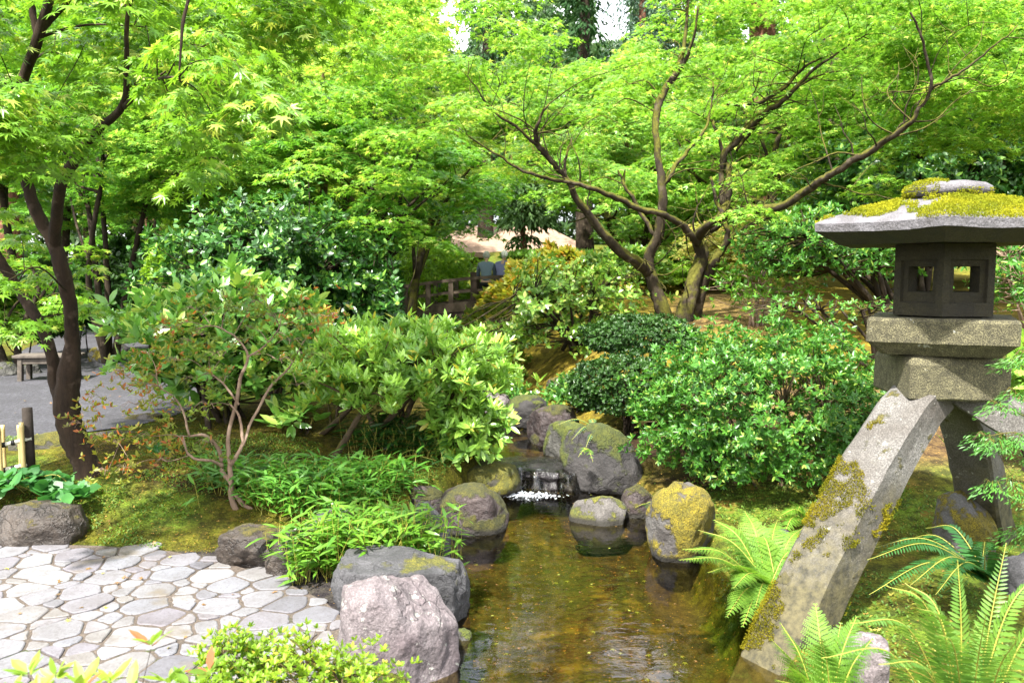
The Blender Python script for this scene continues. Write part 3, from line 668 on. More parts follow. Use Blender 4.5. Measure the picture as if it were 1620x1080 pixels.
M_TUFT_G = leaf_mat('green_moss_tuft', (.22, .20, .012), (.13, .14, .012), trans=.3, rough=.9, spec=.1)
def moss(o, parent, n, mask, size=.011, seed=1, mat=None, name='moss_cushion', lift=.010):
    """cushion of tiny moss shoots grown on one part's surface"""
    rng = np.random.default_rng(seed); p_, nn = surf_samples(o, n, rng, mask)
    if len(p_) == 0: return
    k = len(p_); D = unit(nn + rng.normal(0, .55, (k, 3)) + np.array([0, 0, .25])); Nn = unit(rng.normal(size=(k, 3)))
    h = rng.random((k, 1)) ** 1.5 * lift
    V, F = instances(T_diamond(.34, .12), p_ + nn * h - D * size * .35, D, Nn, size * rng.uniform(.6, 1.4, k))
    return link(name, np_mesh(name, V, F), mat or M_TUFT, parent)
LX, LY = 2.44, 4.52
LROT = math.atan2(LX, LY)                      # the lantern is turned so that one corner of its fire box looks down the pool
def zat(py, Y=LY): return P(1490, py, Y).z
def hexloop(r, z, n=6, ph=0., sub=8, curl=0.0, c=(LX, LY), jit=0.0, rng=None):
    pts = []
    for i in range(n):
        a0 = -PI / 2 - LROT + ph + i * 2 * PI / n; a1 = a0 + 2 * PI / n
        p0 = np.array([math.cos(a0), math.sin(a0)]); p1 = np.array([math.cos(a1), math.sin(a1)])
        for k in range(sub):
            t = k / sub; q = p0 * (1 - t) + p1 * t; e = abs(2 * t - 1) ** 2.2
            pts.append((c[0] + q[0] * r, c[1] + q[1] * r, z + curl * e))
    return pts
def loft(name, loops, mat, parent, smooth=False, cap=True, jit=.0, seed=3, angle=35):
    V = np.array([p_ for l in loops for p_ in l]); k = len(loops[0]); m_ = len(loops)
    if jit: V = V + np.array([noise.noise_vector(Vector(v) * 9)[:] for v in V]) * jit
    i = np.arange(m_ - 1)[:, None] * k; j = np.arange(k)[None]
    F = np.stack([i + j, i + (j + 1) % k, i + k + (j + 1) % k, i + k + j], -1).reshape(-1, 4)
    C = [np.arange(k)[::-1][None], (np.arange(k) + (m_ - 1) * k)[None]] if cap else []
    o = link(name, np_mesh(name, V, [F] + C, smooth), mat, parent)
    return o
def build_lantern():
    root = empty('stone_lantern', (LX, LY, hz(LX, LY)), 'tall grey stone lantern with a mossy six-sided roof, straddling the right bank', 'lantern')
    top_m = stone_mat('granite_pale', (.27, .26, .285), (.13, .12, .125), moss=(.34, .30, .02), moss_thr=.80, up=.05, scale=7, speck=.5, fine=120)
    gr_m = stone_mat('granite', (.30, .27, .14), (.10, .09, .045), moss_thr=9, scale=22, speck=.85, fine=170, lichen=.05, bump=.012)
    box_shade_m = stone_mat('granite_olive_shade', (.056, .046, .014), (.022, .018, .006), moss_thr=9, scale=12, speck=.6, fine=150)  # olive granite, its colour darkened to hold the shade beneath the roof
    leg_m = stone_mat('granite_leg', (.25, .24, .225), (.09, .075, .06), moss=(.20, .16, .02), moss_thr=.63, up=.05, scale=3, speck=.65, fine=130, lichen=.12, moss_sc=6, stain=.02, bump=.014)
    zr0 = zat(388); zr1 = zat(372); zr2 = zat(356); zr3 = zat(312)
    R = .74
    L = [hexloop(.24, zr0 + .012), hexloop(.60, zr0), hexloop(R - .012, zr1, curl=.012), hexloop(R, zr1 + .006, curl=.012), hexloop(R + .004, zr2 - .006, curl=.013), hexloop(R - .015, zr2 + .004, curl=.013)]
    for t in (.12, .25, .4, .55, .7, .85, 1.0):
        L.append(hexloop(lerp(R - .015, .16, t), lerp(zr2 + .004, zr3, t ** .82), curl=.013 * (1 - t) ** 2))
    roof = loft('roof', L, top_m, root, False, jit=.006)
    roof.data.materials.append(box_shade_m)                                  # underside shade put into the colour: darker olive granite
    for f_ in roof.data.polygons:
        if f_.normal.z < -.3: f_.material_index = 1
    def mroof(p_, n_):
        r = np.hypot(p_[:, 0] - LX, p_[:, 1] - LY); a = np.arctan2(p_[:, 0] - LX, -(p_[:, 1] - LY)) + LROT   # angle from the corner facing the pool
        a = (a + PI) % (2 * PI) - PI
        f = fnoise(p_, 3.0, 4.)
        back = (np.abs(a) > 1.35) * .6
        rightp = np.exp(-((a - .50) / .30) ** 2) * .62
        m_ = (n_[:, 2] > .3) & (f + back + rightp + (.62 - r) * 1.1 > .30)
        patch = (np.hypot(a + .02, (r - .66) * 2.6) < .20 + f * .08) & (n_[:, 2] > .25)
        return m_ | patch
    moss(roof, roof, 190000, mroof, .0085, 2, name='moss_cushion', lift=.022)
    zc = zr3 - .01
    cap = []
    for r, z in ((.13, 0), (.205, .012), (.222, .035), (.215, .06), (.185, .080), (.12, .093), (.04, .098)):
        cap.append([(LX + math.cos(a) * r, LY + math.sin(a) * r, zc + z) for a in np.linspace(0, 2 * PI, 40, endpoint=False)])
    cp = loft('finial', cap, top_m, root, True, jit=.008)
    moss(cp, cp, 24000, lambda p_, n_: ((p_[:, 0] - LX) * -.75 + (p_[:, 1] - LY) * .35 + fnoise(p_, 7) * .14 > .10) | ((p_[:, 2] < zc + .045) & (fnoise(p_, 5, 2) > -.05)), .008, 3, name='moss_cushion', lift=.014)
    # fire box: six slabs, each with a recessed panel and a square window
    z0, z1 = zat(497), zat(387); Hh = z1 - z0; ap = .282
    s = ap
    V, F, n = [], [], 0
    for i in range(6):
        am = -PI / 2 - LROT + PI / 6 + i * PI / 3; nr = np.array([math.cos(am), math.sin(am)]); tg = np.array([-nr[1], nr[0]]); d0 = ap * math.cos(PI / 6)
        cz = (z0 + z1) / 2 - .008
        for (wd, hh, dp, cc) in ((s, Hh, 0, (z0 + z1) / 2), (.205, .235, 0, cz), (.198, .228, .022, cz), (.142, .142, .022, cz + .012), (.138, .138, .10, cz + .012), (s - .115, Hh, .10, (z0 + z1) / 2)):
            for sx, sz in ((-1, -1), (1, -1), (1, 1), (-1, 1)):
                q = nr * (d0 - dp) + tg * sx * wd / 2; V.append((LX + q[0], LY + q[1], cc + sz * hh / 2))
        for k in range(5):
            for e in range(4): F.append([n + 4 * k + e, n + 4 * k + (e + 1) % 4, n + 4 * k + 4 + (e + 1) % 4, n + 4 * k + 4 + e])
        n += 24
    link('fire_box', np_mesh('fire_box', np.array(V), [np.array(F)]), box_shade_m, root)
    # square platform with a chamfered underside, then the block
    def sq(r, z, ph, c=(LX, LY), rx=1.0, cr=.0):
        o = []
        for i in range(4):
            a0 = -LROT + ph + PI / 4 + i * PI / 2; a1 = a0 + PI / 2
            p0 = np.array([math.cos(a0), math.sin(a0)]) * math.sqrt(2); p1 = np.array([math.cos(a1), math.sin(a1)]) * math.sqrt(2)
            for k in range(10):
                t = lerp(.06, .94, k / 9) if cr == 0 else lerp(cr, 1 - cr, k / 9); q = p0 * (1 - t) + p1 * t; o.append((c[0] + q[0] * r, c[1] + q[1] * r, z))
        return o
    za, zb, zc_, zd = zat(500), zat(504), zat(536), zat(556)
    plt = loft('platform', [sq(.352, za, 0, cr=.02), sq(.360, zb, 0, cr=.02), sq(.362, zc_, 0, cr=.02), sq(.350, zc_ - .01, 0, cr=.03), sq(.285, zd, 0, cr=.05), sq(.2, zd, 0)], gr_m, root, jit=.006)
    zd2 = zd + .002; ze = zat(623)
    blk = loft('base_block', [sq(.21, zd2 - .001, .42), sq(.25, zd2 - .018, .42, cr=.03), sq(.265, zd2 - .05, .42, cr=.02), sq(.265, ze + .012, .42, cr=.02), sq(.255, ze, .42, cr=.03), sq(.2, ze - .001, .42)], gr_m, root, jit=.006)
    # splayed legs
    def leg(az, pts, wd, rng_seed, length_y=None):
        d = np.array([math.cos(az), math.sin(az)]); sd = np.array([-d[1], d[0]])
        path = catmull([(q, 0, z) for q, z in pts], 8); T = np.gradient(path, axis=0); T = unit(T)
        loops = []
        for i, (q, T_) in enumerate(zip(path, T)):
            t = i / (len(path) - 1); w2 = lerp(wd[0], wd[1], t) / 2; h2 = lerp(wd[2], wd[3], t) / 2
            up = np.array([-T_[2], 0, T_[0]]); up = up if up[2] > 0 else -up
            ring = []
            prof = [(-1, -.86), (-.86, -1), (0, -1), (.86, -1), (1, -.86), (1, 0), (1, .84), (.84, 1), (0, 1.03), (-.84, 1), (-1, .84), (-1, 0)]
            for a, b in prof:
                base = np.array([LX, LY, 0]) + np.array([d[0] * q[0], d[1] * q[0], q[2]]) + np.array([d[0] * up[0], d[1] * up[0], up[2]]) * b * h2 + np.array([sd[0], sd[1], 0]) * a * w2
                ring.append(tuple(base))
            loops.append(ring)
        o = loft('leg', loops, leg_m, root, False, jit=.008)
        return o
    gz = hz
    zt = ze
    la = leg(math.atan2(-.62, -.95), [(.12, zt + .015), (.29, zt - .085), (.57, zt - .33), (1.0, zt - .80), (1.50, -.24)], (.27, .275, .18, .27), 1)
    def mleg(p_, n_):
        f = fnoise(p_, 3.6, 1.) + .42 * fnoise(p_, 19.0, 1.); q = np.hypot(p_[:, 0] - LX, p_[:, 1] - LY); side = (n_[:, 2] > .15)
        band = np.exp(-((q - .88) / .20) ** 2) * .5 + np.exp(-((q - 1.28) / .16) ** 2) * .18
        return (side & (f + band > .40) & (q > .5)) | ((~side) & (f + band * .5 > .62) & (q > .6))
    moss(la, la, 190000, mleg, .0075, 5, leaf_mat('golden_moss_tuft', (.40, .33, .016), (.20, .18, .012), trans=.3, rough=.9, spec=.1), name='moss_cushion', lift=.020)
    leg(math.atan2(.70, .80), [(.10, zt + .05), (.27, zt - .05), (.52, zt - .28), (.80, zt - .75), (1.05, gz(LX + .8, LY + .75) - .12)], (.25, .25, .17, .22), 2)
    leg(math.atan2(-.55, .85), [(.10, zt + .05), (.27, zt - .05), (.60, zt - .28), (.92, zt - .78), (1.15, gz(LX + 1.0, LY - .7) - .12)], (.25, .25, .17, .24), 3)
build_lantern()
def bigrock(pl, pt, pr, pb, Y, seed, mat, label, zb=None, depth=1.0, cat='boulder', **kw):
    """boulder whose outline spans pl..pr across and pt..pb down in the photograph, standing Y metres away"""
    a = P(pl, pb, Y); b_ = P(pr, pt, Y); wx = (b_.x - a.x) / 2; hz_ = (b_.z - a.z)
    bot = (a.z if zb is None else zb) - .08; rz = (b_.z - bot) / 2
    return rock(kw.pop('name', 'boulder'), ((a.x + b_.x) / 2, Y + wx * depth * .3, bot + rz * .98), (wx * 1.06, wx * depth, rz * 1.08), seed, mat, label, cat, **kw)
R_pink = stone_mat('boulder_pink', (.30, .262, .265), (.14, .108, .115), moss=(.10, .12, .02), moss_thr=.98, up=.05, scale=3.2, speck=.5, lichen=.30, bump=.03, crack=True)
R_grey = stone_mat('boulder_grey', (.12, .116, .124), (.036, .036, .038), moss=(.24, .21, .015), moss_thr=.61, up=.06, scale=5, speck=.5, bump=.03, moss_sc=3, crack=True)
R_dark = stone_mat('boulder_dark', (.085, .062, .045), (.022, .016, .012), moss=(.17, .13, .012), moss_thr=.70, up=.25, scale=5, speck=.4, rough=.5, bump=.03, crack=True)
R_mossy = stone_mat('boulder_mossy', (.090, .062, .056), (.024, .014, .015), moss=(.13, .115, .012), moss_thr=.55, up=.16, scale=5, speck=.4, rough=.6, wet=0.0, bump=.03, crack=True)
R_vmoss = stone_mat('boulder_yellow_moss', (.22, .21, .20), (.10, .095, .09), moss=(.36, .28, .012), moss_thr=.46, up=.03, scale=6, speck=.4, moss2=(.15, .13, .012), bump=.04)
R_gmoss = stone_mat('boulder_green_moss', (.13, .125, .11), (.05, .048, .04), moss=(.17, .19, .014), moss_thr=.53, up=.15, scale=6, speck=.4, rough=.8, bump=.03)
R_spot = stone_mat('boulder_spotted', (.18, .165, .15), (.05, .043, .038), moss=(.24, .22, .02), moss_thr=.54, up=.06, scale=8, speck=.5, wet=0.0, moss_sc=7, bump=.02)
R_wet = stone_mat('boulder_wet', (.04, .034, .036), (.008, .007, .008), moss_thr=9, scale=7, speck=.4, rough=.18, crack=True)
R_slab = stone_mat('boulder_slab', (.060, .054, .052), (.015, .013, .013), moss=(.14, .15, .012), moss_thr=.54, up=.10, scale=4, speck=.4, moss_sc=2.6, bump=.03, crack=True)
bigrock(536, 912, 720, 1100, 3.62, 3, R_pink, 'large pinkish grey boulder at the corner of the patio and the pool', depth=.9, zb=-.2, box=.5, cuts=10, amp=.08, flat=.10, rot=.2, sub=6)
bigrock(528, 876, 735, 985, 4.25, 8, R_grey, 'flat-topped grey boulder behind the pink boulder, moss along its edge', depth=.8, zb=-.1, box=.5, cuts=6, amp=.07, flat=.25, sub=6)
bigrock(470, 805, 560, 900, 4.95, 4, R_grey, 'grey rock half hidden by bamboo grass behind the patio edge', depth=.8, zb=.0, cuts=7, amp=.1)
bigrock(640, 800, 716, 895, 5.0, 14, R_grey, 'pale upright grey rock at the pool edge beside the bamboo grass', depth=.9, zb=-.2, cuts=7, amp=.1)
bigrock(345, 838, 440, 898, 4.75, 5, R_dark, 'low dark brown wet rock at the far rim of the patio', depth=.9, cuts=7, amp=.12, box=.4)
bigrock(420, 842, 500, 912, 4.62, 6, R_dark, 'dark mossy rock tucked under the left side of the bamboo grass', depth=.8, cuts=7, amp=.12, box=.4)
bigrock(-20, 800, 118, 870, 5.15, 7, R_dark, 'broad brown moss-capped rock at the left end of the patio rim', depth=.7, cuts=6, amp=.1, box=.35)
bigrock(692, 772, 798, 842, 5.75, 9, R_mossy, 'rounded purplish boulder with brown moss at the left edge of the pool', depth=.85, zb=-.1, cuts=5, amp=.09, box=.2)
bigrock(640, 775, 705, 835, 5.8, 19, R_mossy, 'small dark rock left of the purplish pool boulder', depth=.9, zb=-.05, cuts=6, amp=.12)
bigrock(725, 735, 822, 785, 6.7, 10, stone_mat('bank_moss_rock', (.12, .11, .08), (.05, .045, .03), moss=(.22, .19, .012), moss_thr=.45, up=.2), 'low rock fully covered in olive moss beneath the rhododendron by the cascade', depth=.9, zb=-.05, cuts=4, amp=.1)
bigrock(903, 788, 997, 840, 5.95, 11, R_spot, 'pale grey stone spotted with moss standing alone in the pool', depth=.8, zb=-.12, cuts=5, amp=.06, box=.15)
bigrock(1028, 770, 1135, 892, 5.2, 12, stone_mat('pool_yellow_moss', (.17, .16, .15), (.07, .06, .055), moss=(.38, .29, .012), moss_thr=.45, up=.03, scale=6, moss2=(.16, .14, .012), bump=.04, wet=0.0), 'upright boulder coated with bright yellow moss at the right edge of the pool', depth=1.0, zb=-.04, cuts=3, amp=.09, box=.15)
bigrock(985, 768, 1045, 808, 6.1, 13, R_mossy, 'small brown rock behind the stone that stands in the pool', depth=.9, zb=-.05, cuts=5, amp=.1)
bigrock(898, 672, 1010, 772, 6.85, 22, R_slab, 'large steep dark grey boulder right of the cascade, moss on its slope', depth=.9, zb=-.12, cuts=8, amp=.07, box=.3, tilt=-.45)
bigrock(862, 668, 942, 722, 7.5, 15, R_gmoss, 'round green-mossed boulder upstream of the cascade', depth=.9, zb=.05, cuts=4, amp=.08)
bigrock(836, 642, 918, 702, 8.1, 16, R_mossy, 'brown mossy boulder at the right edge of the upper stream', depth=.9, zb=.12, cuts=5, amp=.1)
bigrock(800, 628, 882, 668, 9.0, 17, R_slab, 'grey and yellow-mossed rock at the head of the upper stream', depth=.8, zb=.15, cuts=7, amp=.12)
bigrock(766, 615, 808, 640, 9.6, 18, R_pink, 'small pale pinkish rock beyond the rhododendron at the upper stream', depth=.9, zb=.15, cuts=5, amp=.08)
bigrock(865, 597, 900, 622, 10.0, 20, R_dark, 'small dark rock on the ochre moss slope', depth=.9, cuts=5, amp=.1)
bigrock(716, 997, 748, 1036, 4.0, 21, R_gmoss, 'small green-mossed stone at the foot of the pink boulder', depth=1.1, zb=-.15, cuts=4, amp=.08)
bigrock(1488, 778, 1580, 900, 4.9, 24, R_vmoss, 'yellow-mossed boulder standing behind the right legs of the lantern', depth=.9, cuts=6, amp=.1, box=.35)
bigrock(1195, 840, 1260, 885, 4.75, 25, R_grey, 'blue grey rock behind the lady fern left of the lantern leg', depth=.9, cuts=5, amp=.1)
bigrock(1330, 1010, 1420, 1100, 3.3, 26, R_pink, 'pale stone half buried under the fern fronds at bottom right', depth=.8, cuts=6, amp=.1)
bigrock(1590, 880, 1680, 960, 4.3, 27, R_grey, 'grey rock at the right edge behind the tall fern', depth=.9, cuts=6, amp=.1)
bigrock(20, 678, 98, 740, 6.9, 28, stone_mat('fence_moss_rock', (.10, .09, .06), (.03, .028, .02), moss=(.20, .17, .012), moss_thr=.6, up=.3), 'dark brown mossy rock behind the bamboo fence', depth=.8, cuts=6, amp=.1, box=.4)
bigrock(145, 683, 245, 706, 7.2, 29, R_spot, 'flat pale kerb stone at the near edge of the gravel path', depth=.3, cuts=5, amp=.05, box=.6)
bigrock(140, 548, 190, 578, 13.2, 30, R_vmoss, 'low yellow-mossed rock beyond the gravel path, left of the pair', depth=.7, cuts=5, amp=.1, group=None)
bigrock(172, 540, 205, 566, 14.0, 31, R_slab, 'low grey rock beyond the gravel path, right of the yellow-mossed one', depth=.7, cuts=5, amp=.1)
bigrock(195, 655, 262, 688, 8.0, 32, R_dark, 'long dark rock in the shade between the path and the left rhododendron', depth=.6, cuts=6, amp=.1, box=.4)
bigrock(1100, 690, 1180, 780, 7.1, 34, R_slab, 'shaded grey boulder behind the big clipped azalea', depth=.8, cuts=6, amp=.1)
for k, (x0, y0, x1, y1, Y, lab) in enumerate(((-8, 572, 22, 600, 11.4, 'small mossy cobble behind the bench, nearest the left edge'), (30, 575, 60, 600, 11.6, 'small mossy cobble seen under the bench seat'))):
    bigrock(x0, y0, x1, y1, Y, 40 + k, R_gmoss, lab, depth=.8, cuts=5, amp=.1, cat='rock', name='cobble')
# ---- the cascade: wet slab, falling film of water, foam
cs = rock('cascade_rock', (.32, 7.12, .0), (.50, .34, .175), 51, R_wet, 'black wet slab that the stream falls over between the pools', 'rock', box=.6, cuts=8, amp=.14, flat=.12)
def foam_mat():
    m, nt, out = newmat('white_water'); p = N(nt, 'ShaderNodeBsdfPrincipled'); p.inputs['Base Color'].default_value = (.45, .48, .50, 1); p.inputs['Roughness'].default_value = .12
    tr = N(nt, 'ShaderNodeBsdfTransparent'); mx = N(nt, 'ShaderNodeMixShader'); pos = wpos(nt)
    mp = N(nt, 'ShaderNodeMapping'); mp.inputs['Scale'].default_value = (1, .35, .3); nt.links.new(pos, mp.inputs[0])
    nt.links.new(nois(nt, 38, 5, .7, mp.outputs[0], .62, .76), mx.inputs[0]); nt.links.new(tr.outputs[0], mx.inputs[1]); nt.links.new(p.outputs[0], mx.inputs[2]); nt.links.new(mx.outputs[0], out.inputs[0]); return m
M_FOAM = foam_mat()
V = []; nx, ny = 40, 26
for j in range(ny):
    t = j / (ny - 1)
    for i in range(nx):
        x = lerp(-.12, .72, i / (nx - 1)); y = lerp(7.38, 6.70, t)
        edge = 6.86 + .08 * math.sin(x * 9) + .05 * math.sin(x * 23)
        z = .172 - .012 * t + .008 * math.sin(x * 31 + t * 9) if y > edge else max(.0, .160 - (edge - y) * 2.4) + .004
        V.append((x + .01 * math.sin(t * 20 + i), y, z))
i = (np.arange(ny - 1)[:, None] * nx + np.arange(nx - 1)[None]).ravel()
link_v = np.array(V)
tag(link('stream_film', np_mesh('stream_film', link_v + np.array([0, 0, -.007]), [np.stack([i, i + nx, i + nx + 1, i + 1], -1)], True), M_RIFF), kind='structure')
tag(link('cascade_water', np_mesh('cascade_water', np.array(V), [np.stack([i, i + nx, i + nx + 1, i + 1], -1)], True), M_FOAM), kind='structure')
rng = np.random.default_rng(5); k = 230
fx = rng.normal(.12, .13, k); fy = 6.65 + rng.normal(0, .05, k) - .1 * (fx - .1) ; fz = rng.uniform(.002, .02, k) * np.exp(-((fx - .1) / .2) ** 2)
bm = bmesh.new()
for a, b_, c_ in zip(fx, fy, fz):
    bmesh.ops.create_icosphere(bm, subdivisions=1, radius=rng.uniform(.003, .009), matrix=Matrix.Translation((a, b_, c_)) @ Matrix.Diagonal((1.5, 1, .7, 1)))
me = bpy.data.meshes.new('foam'); bm.to_mesh(me); bm.free()
m, nt, out = newmat('foam'); p = N(nt, 'ShaderNodeBsdfPrincipled'); p.inputs['Base Color'].default_value = (.42, .45, .48, 1); p.inputs['Roughness'].default_value = .2; nt.links.new(p.outputs[0], out.inputs[0])
tag(link('foam', me, m), 'white foam where the cascade meets the lower pool', 'foam', kind='stuff')
# ================================================================== BENCH, FENCE, BRIDGE, HOUSE, PEOPLE
def boxm(bm, c, s, rot=None, bev=.006):
    r = bmesh.ops.create_cube(bm, size=1); M = Matrix.Translation(c) @ (rot or Matrix.Identity(4)) @ Matrix.Diagonal((*s, 1)); bmesh.ops.transform(bm, matrix=M, verts=r['verts'])
    if bev: bmesh.ops.bevel(bm, geom=list({e for v in r['verts'] for e in v.link_edges}), offset=bev, segments=1, affect='EDGES')
def bmobj(name, bm, mat, parent=None, smooth=False):
    me = bpy.data.meshes.new(name); bm.to_mesh(me); bm.free()
    if smooth:
        for p_ in me.polygons: p_.use_smooth = True
    return link(name, me, mat, parent)
def partbox(name, c, s, mat, parent, rot=None, bev=.006):
    bm = bmesh.new(); boxm(bm, c, s, rot, bev); return bmobj(name, bm, mat, parent)
W_GREY = plain_mat('weathered_wood', (.13, .11, .09), .8, .2, .4, 14); W_DK = plain_mat('dark_wood', (.055, .035, .024), .75, .3, .4, 12)
W_BR = plain_mat('bridge_wood', (.105, .078, .056), .8, .2, .4, 10); W_POST = plain_mat('charred_post', (.045, .035, .028), .85, .2, .4, 18)
b = G(66, 604); b.y += .2; bz0 = hz(b.x, b.y)
be = empty('bench', (b.x, b.y, bz0), 'low weathered grey wooden bench at the far side of the gravel path', 'bench')
Rz = Matrix.Rotation(.12, 4, 'Z')
def bp(x, y, z): v = Rz @ Vector((x, y, z)); return (b.x + v.x, b.y + v.y, bz0 + v.z)
for k in range(3): partbox('seat_board', bp(.0, (k - 1) * .122, .345), (.80 + .01 * k, .116, .04), W_GREY, be, Rz)
partbox('apron', bp(.0, -.13, .28), (.58, .035, .08), W_GREY, be, Rz); partbox('apron', bp(.0, .13, .28), (.58, .035, .08), W_GREY, be, Rz)
for sx in (-1, 1):
    for sy in (-1, 1): partbox('leg', bp(sx * .32, sy * .125, .1625), (.06, .07, .325), W_GREY, be, Rz @ Matrix.Rotation(sx * -.05, 4, 'Y'))
# bamboo fence
BAM = plain_mat('bamboo_cane', (.60, .46, .20), .35, .5, .25, 6); BAMW = plain_mat('pale_bamboo_rail', (.78, .74, .62), .35, .5, .12, 8); TIE = plain_mat('black_cord', (.012, .011, .012), .7, .3, .2)
b = P(48, 742, 6.25); gz0 = hz(b.x, 6.25)
fe = empty('bamboo_fence', (b.x, 6.25, gz0), 'low bamboo fence of tied canes and rails with a dark post', 'fence')
def tubeobj(name, pts, r, mat, parent, k=12):
    t = Tubes(); t.add(pts, r, k); return t.build(name, mat, parent)
zt = P(48, 645, 6.25).z; tubeobj('post', [(b.x, 6.25, gz0 - .1), (b.x, 6.25, zt)], [.040, .038], W_POST, fe, 16)
for (px, pb, ptop, Y, r) in ((38, 750, 668, 6.18, .017), (34, 748, 672, 6.28, .015), (8, 745, 672, 6.25, .015), (2, 762, 676, 6.10, .018), (-22, 770, 680, 6.05, .016), (-45, 775, 685, 6.0, .016)):
    a = P(px, pb, Y); tp = P(px, ptop, Y); z0 = hz(a.x, Y); t = Tubes(); pts = []; rr = []
    for z in np.linspace(z0 - .05, tp.z, 13): pts.append((a.x, Y, z)); rr.append(r * (1.12 if len(pts) % 4 == 0 else 1))
    t.add(pts, rr, 12); t.build('cane', BAM, fe)
for py in (697, 737):
    a = P(50, py - 4, 6.24); c = P(-80, py + 26, 5.95); tubeobj('rail', catmull([c, (a + c) / 2, a], 6), [.017, .0175, .016], BAMW, fe)
    for px, Y in ((37, 6.2), (5, 6.12), (20, 6.16)):
        t_ = (px + 80) / 130; q = c.lerp(a, t_ * 1.0); tubeobj('cord_tie', [(q.x - .012, q.y - .004, q.z - .003), (q.x + .012, q.y + .002, q.z)], [.0215, .0215], TIE, fe)
# bridge
BY = 19.3
br = empty('wooden_bridge', (P(720, 480, BY).x, BY, .4), 'dark arched wooden footbridge with low railings crossing beyond the shrubs', 'bridge')
bx0, bx1 = P(560, 480, BY).x, P(900, 480, BY).x
def dz(x): t = (x - bx0) / (bx1 - bx0); return .74 + .45 * math.sin(min(1, max(0, t)) * 2.0)
rails = []
for side, y in ((0, BY), (1, BY + 1.9)):
    zs = lambda x, o: dz(x) + o
    xs = np.linspace(bx0, bx1, 15)
    def beam(name, o, hh, dd, mat):
        bm = bmesh.new(); prev = None
        for x in xs:
            z = zs(x, o); q = [bm.verts.new((x, y + dy, z + dz_)) for dy, dz_ in ((-dd / 2, -hh / 2), (dd / 2, -hh / 2), (dd / 2, hh / 2), (-dd / 2, hh / 2))]
            if prev:
                for k in range(4): bm.faces.new((prev[k], prev[(k + 1) % 4], q[(k + 1) % 4], q[k]))
            else: bm.faces.new(q[::-1])
            prev = q
        bm.faces.new(prev); return bmobj(name, bm, mat, br)
    beam('top_rail', .60, .075, .13, W_BR); beam('middle_rail', .30, .06, .07, W_BR); beam('edge_beam', -.06, .22, .16, W_BR); beam('girder', -.36, .30, .14, W_DK)
    for k, x in enumerate(np.arange(bx0 + .15, bx1, .55)):
        tall = k % 4 == 1; partbox('post', (x, y + .001, zs(x, .30 if not tall else .36)), (.12 if not tall else .15, .10, .60 if not tall else .78), W_BR if not tall else W_DK, br)
xs = np.arange(bx0, bx1, .24)
bm = bmesh.new()
for x in xs: boxm(bm, (x + .12, BY + .95, dz(x + .12) - .36), (.225, 1.72, .06), Matrix.Rotation(-math.atan((dz(x + .24) - dz(x)) / .24), 4, 'Y'), .004)
bmobj('deck', bm, W_BR, br)
# house
Y0 = 31.0
hr = empty('house', (P(800, 400, Y0).x, Y0, hz(P(800, 400, Y0).x, Y0)), 'low house with a pale tan shingle roof seen through the gap above the bridge', 'house')
xl, xr = P(640, 398, Y0).x, P(948, 398, Y0).x; ze_, zr_ = P(860, 400, Y0).z, P(860, 362, Y0).z + .28
gy = Y0 + 3.2
V = [(xl, Y0, ze_), (xr, Y0, ze_), (xr, Y0 + 6.4, ze_), (xl, Y0 + 6.4, ze_), (xl + 2.2, gy, zr_), (xr - 1.9, gy, zr_)]
V += [(x, y, z - .16) for x, y, z in V[:4]]
F4 = np.array([(0, 1, 5, 4), (2, 3, 4, 5), (0, 6, 7, 1), (1, 7, 8, 2), (2, 8, 9, 3), (3, 9, 6, 0), (9, 8, 7, 6)]); F3 = np.array([(1, 2, 5), (3, 0, 4)])
M_ROOF = plain_mat('shingle_roof', (.33, .225, .16), .85, .2, .25, 9)
link('roof', np_mesh('roof', np.array(V), [F4, F3]), M_ROOF, hr)
M_WALL = plain_mat('house_wall', (.30, .17, .09), .8, .2, .2, 3); g0_ = hz((xl + xr) / 2, Y0 + 3)
partbox('wall', ((xl + xr) / 2, Y0 + 3.2, (g0_ + ze_ - .17) / 2 - .2), (xr - xl - 1.6, 4.8, ze_ - g0_ + .2), M_WALL, hr, bev=0)
partbox('fascia', ((xl + xr) / 2, Y0 - .03, ze_ - .10), (xr - xl, .05, .22), W_DK, hr, bev=0)
for k in range(4):
    x = lerp(xl + 1.6, xr - 1.6, k / 3); wf = partbox('window', (x, Y0 + .79, ze_ - .95), (.95, .05, .95), W_DK, hr, bev=.01)
    partbox('pane', (x, Y0 + .762, ze_ - .95), (.82, .012, .82), plain_mat('window_glass', (.10, .12, .12), .08, .6, .1), wf, bev=0)
p0 = P(672, 392, Y0 - 2.5); p1 = P(770, 402, Y0 - 2.5)
V = [(p0.x, Y0 - 2.5, p0.z), (p1.x, Y0 - 2.5, p1.z - .0), (p1.x, Y0 - .1, p1.z), (p0.x, Y0 - .1, p0.z + .1), (p0.x, Y0 - 2.5, p0.z - .14), (p1.x, Y0 - 2.5, p1.z - .14), (p1.x, Y0 - .1, p1.z - .14), (p0.x, Y0 - .1, p0.z - .1)]
link('porch_roof', np_mesh('porch_roof', np.array(V), [np.array([(0, 1, 2, 3), (4, 7, 6, 5), (0, 4, 5, 1), (1, 5, 6, 2), (3, 2, 6, 7), (0, 3, 7, 4)])]), M_ROOF, hr)
partbox('porch_wall', ((p0.x + p1.x) / 2 - .2, Y0 - 1.0, (p1.z - .14 + g0_) / 2 - .15), ((p1.x - p0.x) * .8, 1.6, p1.z - .14 - g0_ + .3), plain_mat('porch_panel', (.50, .26, .12), .7, .3, .15, 3), hr, bev=0)
